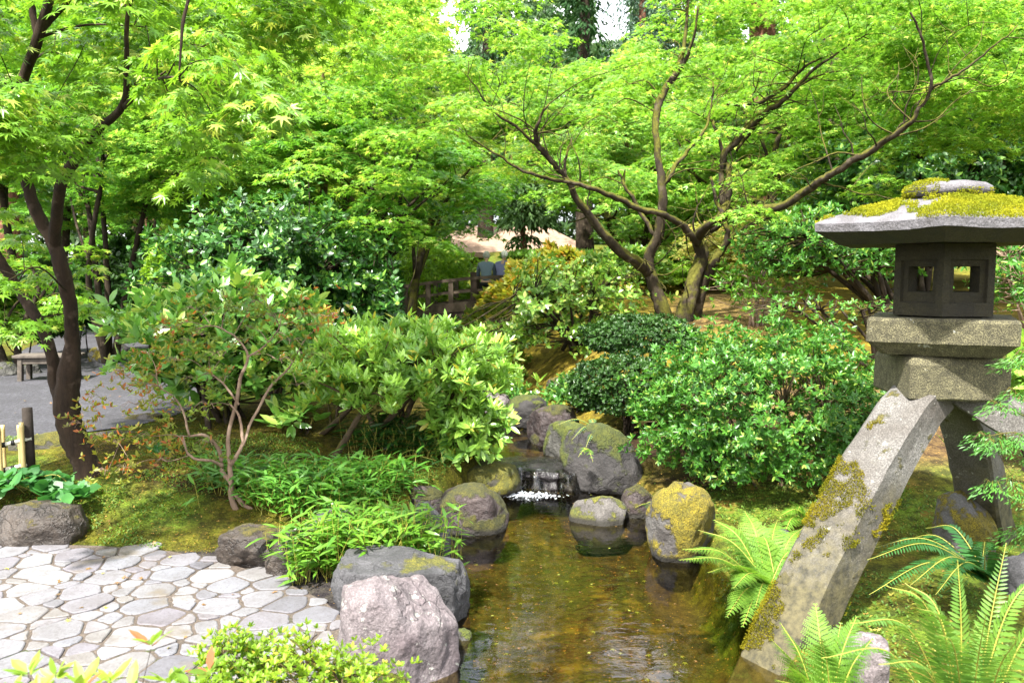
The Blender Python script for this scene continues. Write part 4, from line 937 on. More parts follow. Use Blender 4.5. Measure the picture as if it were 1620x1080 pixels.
# people
def skin_fig(name, verts, edges, mat, parent, sub=2):
    me = bpy.data.meshes.new(name); me.from_pydata([v[:3] for v in verts], edges, []); o = bpy.data.objects.new(name, me); COL.objects.link(o)
    md = o.modifiers.new('skin', 'SKIN'); md.use_smooth_shade = True
    for i, v in enumerate(verts):
        me.skin_vertices[0].data[i].radius = (v[3], v[4] if len(v) > 4 else v[3]); me.skin_vertices[0].data[i].use_root = (i == 0)
    s = o.modifiers.new('sub', 'SUBSURF'); s.levels = sub; s.render_levels = sub
    dg = bpy.context.evaluated_depsgraph_get(); m2 = bpy.data.meshes.new_from_object(o.evaluated_get(dg)); bpy.data.objects.remove(o)
    for p_ in m2.polygons: p_.use_smooth = True
    return link(name, m2, mat, parent)
SKIN = plain_mat('skin', (.55, .33, .24), .55, .3, .08)
def person(label, x, y, z, rot, lean, jacket, trousers, hairc, s=1.0, hat=False, stoop=.12):
    root = empty('person', (x, y, z), label, 'person', 'people on the bridge')
    c, si = math.cos(rot), math.sin(rot)
    def T(p_):                                          # local frame: +y is the way the person faces
        a, b_, h = p_[0] * s, p_[1] * s, p_[2] * s; return (x + a * c - b_ * si, y + a * si + b_ * c, z + h) + tuple(q * s for q in p_[3:])
    k = lean
    body = [(0, 0, .93, .125, .11), (0, .03 + k * .2, 1.12, .115, .095), (0, .07 + k * .5, 1.32, .12, .07), (0, .10 + k * .7, 1.45, .06, .055), (0, .14 + k * .85, 1.52, .05, .05), (0, .16 + k, 1.60, .072, .085), (0, .165 + k, 1.69, .065, .08),
            (-.17, .09 + k * .65, 1.40, .055), (-.24, .12 + k * .6, 1.14, .042), (-.19, .34 + k * .5, 1.00, .032), (-.16, .42 + k * .5, .99, .028), (.17, .09 + k * .65, 1.40, .055), (.24, .12 + k * .6, 1.14, .042), (.19, .34 + k * .5, 1.00, .032), (.16, .42 + k * .5, .99, .028),
            (-.095, 0, .86, .09), (-.10, .01, .48, .062), (-.10, -.01, .08, .042), (-.11, .14, .035, .035), (.095, 0, .86, .09), (.10, .01, .48, .062), (.10, -.01, .08, .042), (.11, .14, .035, .035)]
    E = [(0, 1), (1, 2), (2, 3), (3, 4), (4, 5), (5, 6), (2, 7), (7, 8), (8, 9), (9, 10), (2, 11), (11, 12), (12, 13), (13, 14), (0, 15), (15, 16), (16, 17), (17, 18), (0, 19), (19, 20), (20, 21), (21, 22)]
    bo = skin_fig('body', [T(v) for v in body], E, SKIN, root)
    g = .022
    skin_fig('jacket', [T(v) for v in [(0, 0, .84, .165, .15), (0, .03 + k * .2, 1.10, .165, .15), (0, .07 + k * .5, 1.34, .20, .165), (0, .12 + k * .8, 1.50, .085, .085), (-.19, .09 + k * .65, 1.38, .078), (-.25, .12 + k * .6, 1.13, .062), (-.195, .32 + k * .5, 1.0, .048), (.19, .09 + k * .65, 1.38, .078), (.25, .12 + k * .6, 1.13, .062), (.195, .32 + k * .5, 1.0, .048)]],
             [(0, 1), (1, 2), (2, 3), (2, 4), (4, 5), (5, 6), (2, 7), (7, 8), (8, 9)], jacket, root)
    skin_fig('trousers', [T(v) for v in [(0, 0, .90, .135, .12), (-.10, 0, .82, .11), (-.105, .01, .48, .085), (-.105, -.01, .12, .07), (.10, 0, .82, .11), (.105, .01, .48, .085), (.105, -.01, .12, .07)]], [(0, 1), (1, 2), (2, 3), (0, 4), (4, 5), (5, 6)], trousers, root)
    bm = bmesh.new(); bmesh.ops.create_icosphere(bm, subdivisions=3, radius=1)
    for v in bm.verts:
        q = v.co; f = 1 + .06 * noise.noise(q * 3); lowf = -.85 if q.y < 0 else .15
        q.z = max(q.z, lowf); v.co = Vector(T((q.x * .105 * f, .155 + k + q.y * .118 * f, 1.66 + q.z * .125 * f))[:3])
    bmobj('hair', bm, hairc, root, True)
    if hat: pass
zdk = lambda px: dz(P(px, 450, BY).x) + .03
yy = BY + 1.25
q = P(769, 450, yy); person('grey-haired person in a blue-grey jacket and dark trousers leaning on the rail', q.x, yy, zdk(769) - .36, .0, .26, plain_mat('blue_grey_jacket', (.16, .21, .28), .8, .2, .1), plain_mat('black_trousers', (.015, .015, .018), .8, .2, .1), plain_mat('grey_hair', (.60, .57, .54), .7, .3, .2), .90)
yy = BY + 1.3
q = P(793, 450, yy); person('white-haired person in a violet-blue shirt, the right-hand one of two on the bridge', q.x, yy, zdk(796) - .36, -.25, .20, plain_mat('violet_blue_shirt', (.19, .20, .38), .8, .2, .1), plain_mat('dark_trousers', (.02, .02, .03), .8, .2, .1), plain_mat('white_hair', (.95, .93, .90), .7, .3, .1), .90)
def PP(*a): return [tuple(P(*q)) for q in a]
def px2r(px, Y): return px * Y / FPX
def frame_pts(n, rng, box, Yr, keep=None):
    """spray centres spread through a slab of air: box in photo pixels at the mean distance, Yr the depth range"""
    out = []
    x0, y0, x1, y1 = box; Ym = sum(Yr) / 2
    a = P(x0, y1, Ym); b = P(x1, y0, Ym)
    while len(out) < n:
        q = np.array([rng.uniform(a.x, b.x), rng.uniform(*Yr), rng.uniform(a.z, b.z)])
        if keep is None or keep(q): out.append(q)
    return np.array(out)
def proj(q):
    y = q[1] * CP - (q[2] - CAMZ) * SP; z = q[1] * SP + (q[2] - CAMZ) * CP
    return 810 + FPX * q[0] / y, 540 - FPX * z / y
WINDOWS = ((775, 335, 945, 400, 30.0), (660, 408, 800, 492, 19.0), (740, 395, 800, 440, 22))
def mask_noise(s, thr, seed=0.):
    return lambda q: noise.noise(Vector(q) * s + Vector((seed, seed, seed * .3))) > thr
# ------------------------------------------------------------------ the big maple right of centre
def centre_maple():
    b = G(1082, 505); Y = b.y
    t = Tree('maple_tree', 'spreading Japanese maple with several bare dark mossy trunks right of centre, behind the clipped shrubs', 'tree', b, seed=21)
    g = np.array(b)
    def L(pts, rpx, k=8, n=6, wob=.016):
        rpx = [r * (.42 + .026 * r) for r in rpx]; return t.limb(PP(*pts), [px2r(r, float(np.interp(i / max(1, len(rpx) - 1), np.linspace(0, 1, len(pts)), [q[2] for q in pts]))) for i, r in enumerate(rpx)], k, n, .05, wob)
    Yc = Y
    # left dark trunk with its two tops
    L([(1056, 520, Yc), (1040, 470, Yc), (1022, 420, Yc), (1036, 375, Yc - .1), (1044, 320, Yc - .2), (1040, 270, Yc - .2), (1037, 200, Yc - .1), (1050, 150, Yc), (1076, 105, Yc), (1082, 60, Yc + .1), (1090, -30, Yc + .2)], [17, 14, 12, 11, 10, 8, 9, 8, 5, 4])
    L([(1026, 430, Yc), (1005, 412, Yc - .2), (975, 395, Yc - .4), (945, 360, Yc - .6), (915, 320, Yc - .8), (895, 285, Yc - .9), (870, 255, Yc - 1), (848, 228, Yc - 1.1), (850, 200, Yc - 1.2), (868, 165, Yc - 1.2)], [13, 12, 11, 9, 7, 8, 6, 3])
    L([(848, 228, Yc - 1.1), (815, 200, Yc - 1.2), (775, 172, Yc - 1.3), (740, 120, Yc - 1.4)], [5, 4, 2])
    L([(895, 280, Yc - .9), (893, 250, Yc - .9), (905, 220, Yc - .9)], [5, 4, 2])
    L([(1035, 372, Yc), (1012, 330, Yc + .1), (990, 295, Yc + .1), (978, 270, Yc + .2)], [6, 6, 5, 3])
    L([(1044, 300, Yc - .2), (1062, 270, Yc - .2), (1085, 240, Yc - .1), (1105, 215, Yc - .1), (1122, 180, Yc), (1128, 130, Yc)], [6, 6, 5, 4, 2])
    L([(1078, 110, Yc), (1100, 60, Yc - .2), (1104, 10, Yc - .3)], [6, 4, 3])
    # middle trunk
    L([(1080, 522, Yc - .1), (1092, 460, Yc - .1), (1108, 405, Yc), (1104, 375, Yc), (1130, 355, Yc + .1), (1144, 325, Yc + .2), (1146, 290, Yc + .2), (1142, 250, Yc + .3), (1128, 190, Yc + .3)], [19, 15, 14, 13, 12, 10, 8, 6, 4])
    L([(1104, 375, Yc - .1), (1120, 358, Yc - .4), (1150, 344, Yc - .7), (1190, 336, Yc - 1.0), (1230, 330, Yc - 1.3), (1270, 308, Yc - 1.6), (1310, 285, Yc - 1.9), (1350, 262, Yc - 2.1), (1395, 235, Yc - 2.3), (1435, 205, Yc - 2.5), (1455, 175, Yc - 2.6), (1475, 138, Yc - 2.7), (1460, 70, Yc - 2.8), (1440, 20, Yc - 2.9)], [11, 10, 10, 10, 10, 10, 9, 9, 8, 6, 5, 4, 3])
    L([(1472, 140, Yc - 2.7), (1510, 122, Yc - 2.8), (1560, 85, Yc - 2.9), (1610, 40, Yc - 3.0)], [5, 4, 3, 2])
    L([(1300, 288, Yc - 1.8), (1340, 298, Yc - 1.9), (1390, 312, Yc - 2.1), (1440, 318, Yc - 2.3)], [3, 2.5, 1.5, 1])
    L([(1104, 385, Yc - .1), (1080, 362, Yc - .3), (1040, 340, Yc - .5), (1000, 330, Yc - .6), (955, 312, Yc - .8), (915, 298, Yc - 1), (880, 288, Yc - 1.1), (830, 275, Yc - 1.3), (790, 255, Yc - 1.4), (740, 215, Yc - 1.5)], [10, 9, 8, 8, 7, 6, 5, 4, 2])
    # right pale trunk
    L([(1096, 522, Yc + .15), (1104, 470, Yc + .1), (1125, 420, Yc), (1142, 395, Yc), (1158, 375, Yc + .1), (1185, 358, Yc + .1), (1216, 345, Yc)], [15, 13, 11, 9, 7, 5, 4])
    L([(1140, 400, Yc), (1146, 370, Yc - .1), (1140, 340, Yc - .1), (1130, 310, Yc), (1124, 280, Yc)], [8, 7, 6, 5, 4])
    L([(1144, 330, Yc + .2), (1142, 250, Yc + .2), (1165, 215, Yc + .1), (1200, 175, Yc), (1240, 150, Yc - .2), (1280, 110, Yc - .3), (1330, 75, Yc - .4), (1370, 55, Yc - .5)], [7, 8, 9, 8, 7, 5, 3, 2])
    L([(1150, 165, Yc - .1), (1190, 162, Yc), (1230, 140, Yc - .1), (1270, 105, Yc - .1), (1310, 88, Yc - .2)], [4, 6, 6, 4, 2])
    L([(1165, 240, Yc + .3), (1190, 205, Yc + .2), (1215, 175, Yc + .1)], [4, 6, 6])
    L([(1104, 380, Yc), (1098, 350, Yc - .1), (1106, 320, Yc - .1), (1124, 290, Yc - .1)], [4, 3, 2, 1])
    rng = t.rng
    def shell(q):
        x, y = proj(q)
        if not (430 < x < 1760): return False
        # lower rim of the crown, in the tree's own plane
        rim = 345 + 40 * math.sin(x / 90) - 120 * max(0, (x - 1180) / 400)
        if y > rim: return False
        pl = float(np.interp(x, [700, 800, 900, 1040, 1150, 1300, 1475, 1600], [Yc - 1.0, Yc - 1.2, Yc - .9, Yc - .1, Yc - .1, Yc - 1.6, Yc - 2.4, Yc - 2.6]))
        if x > 740 and q[1] < pl + .12 and rng.random() < .95: return False
        if noise.noise(Vector(q) * .75 + Vector((3, 1, 5))) < -.10: return False
        return True
    C = frame_pts(400, rng, (500, -60, 1760, 380), (Yc - 2.0, Yc + 2.4), shell)
    t.sprays(C, .42, .064, 235, TM5, droop=.35, twig=.008, k=4)
    # fine dark forking twigs along the limbs
    for i in range(150):
        j = rng.integers(len(t.K)); a = np.array(t.K[j][:3]); r_ = t.K[j][3]
        if r_ < .012: continue
        d = unit(rng.normal(size=3) * [1, .5, .7] + [0, -.1, .75]); L_ = rng.uniform(.35, 1.1); q = [a]
        for s_ in range(4): d = unit(d + rng.normal(0, .38, 3) + [0, 0, .06]); q.append(q[-1] + d * L_ / 4)
        if not sight_clear(q[-1]): continue
        c_ = catmull(q, 3); t.T.add(c_, [min(.011, r_ * .4), .003], 4, False)
        for e_ in range(2):
            p0 = c_[rng.integers(4, len(c_) - 2)]; d2 = unit(d + rng.normal(0, .7, 3)); t.T.add(catmull([p0, p0 + d2 * .12 + rng.normal(0, .02, 3), p0 + d2 * .28 + [0, 0, .03]], 3), [.005, .002], 3, False)
    # the near right-hand fan above the lantern
    C = frame_pts(85, rng, (1330, -120, 1760, 230), (Yc - 2.3, Yc - .6), mask_noise(.8, -.2, 7.))
    t.sprays(C, .40, .070, 200, TM5, droop=.4, twig=.008, k=4)
    t.finish(B_MAPLE, F_MID)
    # hanging moss tags on the limbs
centre_maple()
# ------------------------------------------------------------------ the near maple at the left
def left_maple():
    b = G(143, 752); Y = b.y
    t = Tree('maple_tree', 'near maple with a forked reddish brown trunk leaning over the moss lawn at the left', 'tree', b, seed=5)
    def L(pts, rpx, k=9, n=6, wob=.004):
        rpx = [r * (.60 + .011 * r) for r in rpx]; return t.limb(PP(*pts), [px2r(r, float(np.interp(i / max(1, len(rpx) - 1), np.linspace(0, 1, len(pts)), [q[2] for q in pts]))) for i, r in enumerate(rpx)], k, n, .05, wob)
    L([(143, 775, Y), (135, 730, Y), (118, 690, Y), (108, 640, Y), (112, 590, Y), (118, 540, Y), (114, 480, Y - .1), (100, 420, Y - .2), (84, 380, Y - .2), (62, 340, Y - .2), (48, 300, Y - .2), (38, 250, Y - .2), (22, 180, Y - .2), (60, 60, Y - .3), (85, -30, Y - .4)], [27, 23, 24, 22, 21, 15, 14, 15, 14, 13, 12, 11, 10, 11, 9])
    L([(86, 390, Y - .2), (90, 340, Y - .4), (100, 290, Y - .6), (125, 250, Y - .9), (160, 205, Y - 1.1), (195, 170, Y - 1.3), (200, 120, Y - 1.4), (200, 30, Y - 1.6), (215, -40, Y - 1.7)], [12, 12, 12, 11, 9, 8, 6, 5, 4])
    L([(112, 650, Y), (92, 610, Y + .1), (82, 560, Y + .1), (62, 510, Y + .1), (30, 460, Y + .2), (0, 412, Y + .2), (-40, 350, Y + .2)], [20, 15, 12, 12, 11, 11, 10])
    L([(60, 55, Y - .3), (90, 20, Y - .3), (130, -30, Y - .4)], [7, 6, 5]); L([(60, 60, Y - .3), (52, 10, Y - .3), (70, -30, Y - .3)], [8, 7, 6])
    L([(285, 130, Y - 2.4), (292, 40, Y - 2.4), (305, -40, Y - 2.4)], [2, 4, 4]); L([(195, 170, Y - 1.3), (240, 130, Y - 1.9), (285, 120, Y - 2.4)], [6, 4, 3])
    rng = t.rng
    # bright hanging sprays near the camera
    near = [(300, 70, 3.9), (360, 95, 3.7), (250, 85, 4.0), (330, 50, 4.0), (420, 150, 3.6), (380, 165, 3.7), (300, 150, 3.8), (340, 190, 3.8), (270, 190, 4.0), (445, 185, 3.6), (245, 125, 4.0), (330, 250, 4.2), (300, 270, 4.4)]
    C = np.array([P(*q)[:] for q in near]); t.sprays(C, .19, .062, 520, TM7, droop=.7, twig=.004, k=4, fine=True, down=.6)
    C = frame_pts(30, rng, (-60, 130, 70, 250), (3.9, 4.8)); t.sprays(C, .23, .064, 330, TM7, droop=.6, twig=.004, k=4, down=.6)
    C = frame_pts(8, rng, (-60, 395, 25, 520), (4.0, 4.8)); t.sprays(C, .18, .060, 330, TM7, droop=.6, twig=.004, k=4, down=.6)
    C = np.array([P(*q)[:] for q in [(70, 430, 6.7), (120, 445, 6.6), (145, 480, 6.5), (30, 370, 6.8), (10, 330, 6.4), (145, 262, 6.3), (150, 420, 6.9)]]); t.sprays(C, .20, .075, 330, TM7, droop=.6, twig=.005, k=4, down=.6)
    C = frame_pts(175, rng, (-200, -150, 470, 190), (4.2, 7.4), lambda q: noise.noise(Vector(q) * 1.1) > -.08 and proj(q)[1] < 170 - .12 * (proj(q)[0] - 200) and not (75 < proj(q)[0] < 225 and proj(q)[1] > 60 and q[1] < 6.2))
    t.sprays(C, .34, .072, 210, TM7, droop=.5, twig=.007, k=4, down=.5)
    C = frame_pts(26, rng, (400, -120, 560, 60), (4.6, 6.4)); t.sprays(C, .30, .066, 260, TM7, droop=.5, twig=.005, k=4, down=.5)
    t.finish(B_RED, F_NEAR)
left_maple()
# ------------------------------------------------------------------ maples of the middle distance
def auto_maple(label, base, fork, crown, r, n, R, size, dens, leaf, bark=B_MAPLE, seed=1, limbs=7, tr=.11, lean=(0, 0), group='maples behind', noise_s=.75, thr=.0, inner=.3, name='maple_tree', pen=1.2, fb=None, tpl=None, twig=.009):
    base = np.array(base, float); crown = np.array(crown, float); r = np.array(r, float)
    t = Tree(name, label, 'tree', base, group, seed); rng = t.rng
    nt_ = max(1, fork)
    for i in range(nt_):
        a = 2 * PI * i / nt_ + rng.random(); bb = base + np.array([math.cos(a), math.sin(a), 0]) * tr * .8 * (nt_ > 1); bb[2] = base[2] - .1
        top = crown + np.array([math.cos(a), math.sin(a), .0]) * r * .35 * (nt_ > 1)
        m1 = bb * .65 + top * .35 + rng.normal(0, .12, 3) * np.array([1, 1, 0]); trunk = t.limb([bb, m1, bb * .25 + top * .75 + rng.normal(0, .14, 3), top], [tr, tr * .7, tr * .5, tr * .2], 8, 6, .06, .01)
        for j in range(max(2, limbs // nt_)):
            q = trunk[rng.integers(int(len(trunk) * .3), int(len(trunk) * .85))]; d = unit(rng.normal(size=3) * [1, 1, .25]); e = crown + d * r * .75; e[2] = max(e[2], q[2] + .3)
            t.limb([q, q * .6 + e * .4 + np.array([0, 0, .05]) + rng.normal(0, .15, 3), e], [tr * .42, tr * .28, tr * .1], 6, 6, .06, .015)
    C = ellipsoid_pts(n, crown, r, rng, inner, noise_s, thr, seed * 1.7, fb)
    t.sprays(C, R, size, dens, tpl or TM5, droop=.35, twig=twig, k=3, pen=pen)
    return t.finish(bark, leaf)
def at(px, Y, z=None):
    q = P(px, 500, Y); return (q.x, Y, hz(q.x, Y) if z is None else z)
def cz(px, py, Y): return tuple(P(px, py, Y))
auto_maple('green maple with many slim crooked dark limbs, behind the camellia', at(550, 12.6), 3, cz(585, 285, 12.6), (2.0, 1.6, 1.6), 150, .5, .085, 150, F_MIDG, B_DARK, 31, 9, .10, fb=1.2, noise_s=.8, thr=-.2)
auto_maple('pale-leaved maple with light tan limbs, high between the near maple and the middle', at(520, 14.5), 3, cz(500, 130, 14.5), (2.6, 2.0, 2.0), 150, .55, .09, 140, F_YEL, bark_mat('tan_bark', (.26, .18, .10), (.10, .07, .04)), 32, 8, .12)
auto_maple('maple with two thin upright dark stems behind the top of the camellia', at(360, 12.5), 2, cz(370, 200, 12.5), (1.8, 1.5, 1.3), 110, .5, .085, 150, F_MID, B_DARK, 33, 6, .08)
auto_maple('slim many-stemmed maple nearest the near maple, over the far side of the path', at(170, 13.0), 4, cz(180, 190, 13.0), (1.9, 1.6, 1.5), 120, .5, .085, 150, F_MIDG, B_DARK, 34, 8, .07)
auto_maple('dark-stemmed maple beyond the path, between the slim maple and the camellia', at(240, 15.0), 3, cz(270, 250, 15.0), (2.2, 1.5, 1.5), 120, .5, .09, 140, F_MIDG, B_DARK, 35, 8, .08)
auto_maple('lime green maple at the left edge of the picture above the bench', at(20, 12.0), 2, cz(-10, 420, 12.0), (1.5, 1.2, 1.0), 70, .45, .085, 170, F_NEAR, B_DARK, 36, 5, .07)
auto_maple('tall pale maple behind the bridge left end', at(640, 18.5), 2, cz(640, 160, 18.5), (3.2, 2.4, 2.8), 190, .6, .11, 110, F_YEL, B_MAPLE, 37, 8, .13)
auto_maple('tall light green maple standing right behind the house gap', at(1000, 21), 2, cz(930, 175, 21), (3.2, 2.2, 1.7), 190, .6, .12, 100, F_BACK, B_MAPLE, 38, 8, .14)
auto_maple('light green maple behind the left trunk of the big central maple', at(1010, 16.5), 3, cz(1010, 300, 16.5), (2.4, 1.8, 1.9), 140, .5, .10, 130, F_BACK, B_MAPLE, 39, 7, .10)
auto_maple('broad maple seen through the limbs right of the big central maple', at(1200, 16), 3, cz(1210, 190, 16), (2.8, 2.0, 2.4), 170, .55, .10, 120, F_MID, B_MAPLE, 40, 8, .12)
auto_maple('bright maple on the slope above the lantern roof', at(1440, 14.5), 3, cz(1430, 110, 14.5), (2.8, 2.0, 2.2), 170, .55, .095, 130, F_MID, B_MAPLE, 41, 8, .12)
auto_maple('deep green maple on the slope at the right edge of the picture', at(1640, 12.5), 3, cz(1620, 200, 12.5), (1.9, 1.8, 1.7), 130, .5, .09, 140, F_MIDG, B_DARK, 42, 7, .10)
auto_maple('tall background maple far left behind the near maple', at(60, 18), 2, cz(60, 150, 18), (3.4, 2.4, 3.0), 180, .6, .11, 110, F_MIDG, B_DARK, 43, 7, .13)
auto_maple('tall background maple filling the gap above the left camellia', at(320, 19.5), 2, cz(330, 60, 19.5), (3.6, 2.4, 3.6), 190, .6, .11, 110, F_BACK, B_MAPLE, 44, 7, .13)
auto_maple('distant spreading tree above the right slope, tallest there', at(1380, 24), 2, cz(1350, 120, 24), (4.6, 2.6, 4.2), 200, .7, .14, 80, F_BACK, B_MAPLE, 45, 7, .16)
auto_maple('distant rounded tree left of the house', at(560, 27), 2, cz(540, 200, 27), (4.6, 2.6, 4.6), 200, .7, .15, 75, F_BACK, B_MAPLE, 46, 7, .16)
auto_maple('distant tree behind the path bend', at(170, 26), 2, cz(190, 230, 26), (4.8, 2.6, 4.4), 200, .7, .15, 75, F_MIDG, B_MAPLE, 47, 7, .16)
auto_maple('distant bright tree right of the house', at(1080, 27), 2, cz(1080, 220, 27), (4.0, 2.6, 3.6), 190, .7, .15, 75, F_BACK, B_MAPLE, 48, 7, .16)
auto_maple('distant tree on the skyline right of the lantern roof', at(1600, 22), 2, cz(1600, 180, 22), (4.0, 2.6, 4.2), 200, .7, .14, 80, F_MIDG, B_MAPLE, 49, 7, .16)
# ------------------------------------------------------------------ conifers
def conifer(label, px, Y, hgt, tr, seed, leaf=F_CONI, bark=B_CEDAR, low=.35, wd=2.6, n=170, twigs=True, group='tall conifers behind', dens=26):
    b = at(px, Y); t = Tree('conifer_tree', label, 'tree', b, group, seed); t.free = hgt < 8 or seed == 66; rng = t.rng; b = np.array(b)
    t.limb([b - [0, 0, .2], b + [rng.normal(0, .1), 0, hgt * .5], b + [rng.normal(0, .2), 0, hgt]], [tr * 1.15, tr, tr * .8, tr * .5, tr * .1], 14, 12, .04)
    z = rng.uniform(low, 1, n) ** .9; a = rng.random(n) * 2 * PI; rr = wd * (1.08 - z) ** .7 * rng.uniform(.3, 1, n) / (1.08 - low) ** .7
    C = b + np.stack([np.cos(a) * rr, np.sin(a) * rr, z * hgt - rr * .25], -1)
    t.sprays(C, .62, .26, dens, T_diamond(.16, .05), droop=.9, twig=.012, k=3, down=.9, pen=.5, twigs=twigs)
    return t.finish(bark, leaf, 'crown')
conifer('red-barked tall conifer whose thick trunk shows behind the big maple crown', 1196, 24, 19, .42, 61, low=.42)
conifer('dark conifer trunk half hidden behind the maple right of centre', 1308, 21, 17, .40, 62, low=.5, bark=B_RED)
conifer('dark-trunked conifer left of the house', 768, 33, 14, .30, 63, low=.42, bark=B_DARK)
conifer('tall conifer whose top breaks into the sky at the upper left of centre', 655, 32, 15, .34, 64, low=.5, bark=B_DARK)
conifer('dark conifer hanging into the top of the sky gap near the centre', 925, 29, 12.5, .30, 65, low=.45, bark=B_DARK, n=230)
conifer('blue-green conifer behind the sky gap', 1010, 42, 16, .34, 66, low=.2, leaf=leaf_mat('blue_conifer', (.10, .20, .11), (.06, .14, .08), None, .3, rough=.7), n=260, wd=3.4)
conifer('narrow weeping conifer in front of the house roof', 828, 24.5, 6.2, .08, 67, low=.1, wd=.9, n=70, leaf=leaf_mat('weeping_conifer', (.12, .24, .05), (.07, .16, .03), None, .35, rough=.7), dens=60)
conifer('tall conifer behind the left background maples', 250, 34, 21, .40, 68, low=.25, n=260, wd=4)
conifer('tall conifer at the far right skyline', 1500, 33, 22, .42, 69, low=.2, n=260, wd=4)
conifer('tall conifer beyond the left edge trees', 20, 32, 20, .40, 70, low=.2, n=260, wd=4)
conifer('tall conifer at the right end behind the lantern roof', 1690, 27, 20, .42, 71, low=.15, n=260, wd=4)
conifer('conifer far behind, right of the red-barked conifer', 1400, 38, 20, .42, 72, low=.2, n=240, wd=4)
conifer('conifer far behind, left of the house', 470, 38, 20, .4, 73, low=.2, n=240, wd=4)
# far-off wood: one mass of foliage closing the view
def far_wood():
    rng = np.random.default_rng(99); n = 90000
    a = rng.uniform(-1.15, 1.15, n); R = rng.uniform(44, 60, n); x = np.sin(a) * R; y = np.cos(a) * R
    top = 16 + 3.0 * smooth_noise(a * 9, a * 5, 1.0, 2.) + 1.5 * smooth_noise(a * 40, a * 22, 1., 3)
    z = H(x, y) * .6 + rng.random(n) ** .8 * top
    k = np.array([not sky_gap(q, .25) for q in zip(x, y, z)]); x, y, z = x[k], y[k], z[k]; n = len(x)
    D = unit(rng.normal(size=(n, 3)) - [0, 0, .4]); Nn = unit(rng.normal(size=(n, 3)) + [0, -.4, .8])
    o = leaf_obj('far_wood', TM5, np.stack([x, y, z], -1), D, Nn, rng.uniform(.4, .8, n), leaf_mat('far_wood_leaf', (.14, .26, .07), (.08, .17, .05), None, .4), None)
    tag(o, 'green mass of distant woodland closing the view', 'woodland', kind='stuff')
far_wood()
# ================================================================== SHRUBS
def bx(px0, px1, Y): return abs(px1 - px0) / 2 * Y / FPX
def dome(px0, py0, px1, Y, gpx=None, dep=.85):
    """base on the ground, centre and radii of a dome filling px0..px1 with its top at py0"""
    cx = (px0 + px1) / 2; q = P(cx, py0, Y); z0 = hz(q.x, Y); rx = bx(px0, px1, Y)
    return (q.x, Y, z0), rx, q.z - z0
def shrub(name, label, cat, px0, py0, px1, Y, mat, stem, lowfrac=.45, dep=.85, **kw):
    b, rx, h = dome(px0, py0, px1, Y); c = (b[0], b[1], b[2] + h * lowfrac); r = (rx / 1.05, rx * dep, h * (1 - lowfrac) / 1.05)
    return bush(name, label, cat, b, c, r, mat, stem, **kw)
# big clipped azalea right of the pool
b = G(1185, 800); b.y = 6.35; b.x = P(1212, 700, 6.35).x; b.z = hz(b.x, b.y)
bush('azalea_bush', 'large rounded glossy green azalea overhanging the right bank of the pool', 'bush', b, (b.x, b.y, .76), (.98, .80, .71), F_AZ, B_TWIG, nw=5400, L=.041, nl=8, seed=101, inner=.64, lumps=.20, lump_s=4.2, splay=1.0, up=.45, nstem=260, stem_r=.022, bottom=-.62, foot=.22, holes=.12, hole_s=3.4, zmin=.16)
# middle rhododendron
q = P(655, 640, 7.0); bz = hz(-.95, 7.1)
bush('rhododendron_bush', 'yellow-green rhododendron with mossy spreading stems, in the middle left of the pool', 'bush', (-1.05, 7.1, hz(-1.05, 7.1)), (-.93, 6.95, 1.0), (.86, .75, .42), F_RHO, B_TWIG, nw=2300, L=.083, nl=8, tpl=T_oval(.135, .04, .08), seed=102, inner=.5, lumps=.26, lump_s=3.6, splay=.85, up=.75, nstem=230, stem_r=.034, bottom=-.55, foot=.22, zmin=.60, holes=.22)
b = (-.62, 6.85, hz(-.62, 6.85))
bush('rhododendron_bush', 'low rhododendron branch reaching over the cascade, right of the larger yellow-green one', 'bush', b, (-.40, 6.75, .56), (.36, .36, .24), F_RHO, B_TWIG, nw=210, L=.10, nl=8, tpl=TOV, seed=103, inner=.5, lumps=.2, splay=1.1, up=.5, nstem=80, stem_r=.018, bottom=-.9, foot=.05)
# left rhododendron (taller, larger leaves)
b, rx, h = dome(195, 440, 520, 7.9)
bush('rhododendron_bush', 'tall fresh green rhododendron with big leaves behind the small orange-tipped azalea tree', 'bush', b, (b[0], 7.9, 1.22), (1.0, .75, .62), F_RHO2, B_DARK, holes=.28, nw=820, L=.125, nl=8, tpl=T_oval(.2, .05, .08), seed=104, inner=.45, lumps=.3, lump_s=3.2, splay=.95, up=.7, nstem=140, stem_r=.03, bottom=-.9, foot=.2, zmin=.55)
b = (P(475, 660, 7.3).x, 7.3, hz(P(475, 660, 7.3).x, 7.3))
bush('rhododendron_bush', 'small low rhododendron seedling between the two large ones', 'bush', b, (b[0], 7.3, .52), (.24, .2, .13), F_RHO2, B_DARK, nw=16, L=.15, nl=8, tpl=TOV, seed=105, inner=.5, splay=1.15, up=.7, nstem=14, stem_r=.012, bottom=-.5, foot=.02)
# camellia
b = at(440, 9.8)
bush('camellia_bush', 'tall dark glossy camellia rising behind the left rhododendron', 'bush', b, (P(425, 430, 9.8).x, 9.8, 1.88), (1.28, 1.0, .90), F_CAM, B_DARK, nw=3600, L=.078, nl=5, tpl=TOVW, seed=106, inner=.4, lumps=.34, lump_s=3.6, splay=1.1, up=.35, nstem=300, stem_r=.03, bottom=-.8, foot=.2, holes=.3)
b = at(610, 10.2)
bush('camellia_bush', 'lower dark camellia with silvery leaves in front of the bridge left end', 'bush', b, (P(590, 460, 10.2).x, 10.2, 1.25), (1.0, .8, .88), F_CAM, B_DARK, nw=1900, L=.088, nl=5, tpl=TOVW, seed=107, inner=.4, lumps=.34, lump_s=3.6, splay=1.1, up=.3, nstem=260, stem_r=.03, bottom=-.8, foot=.2, holes=.2)
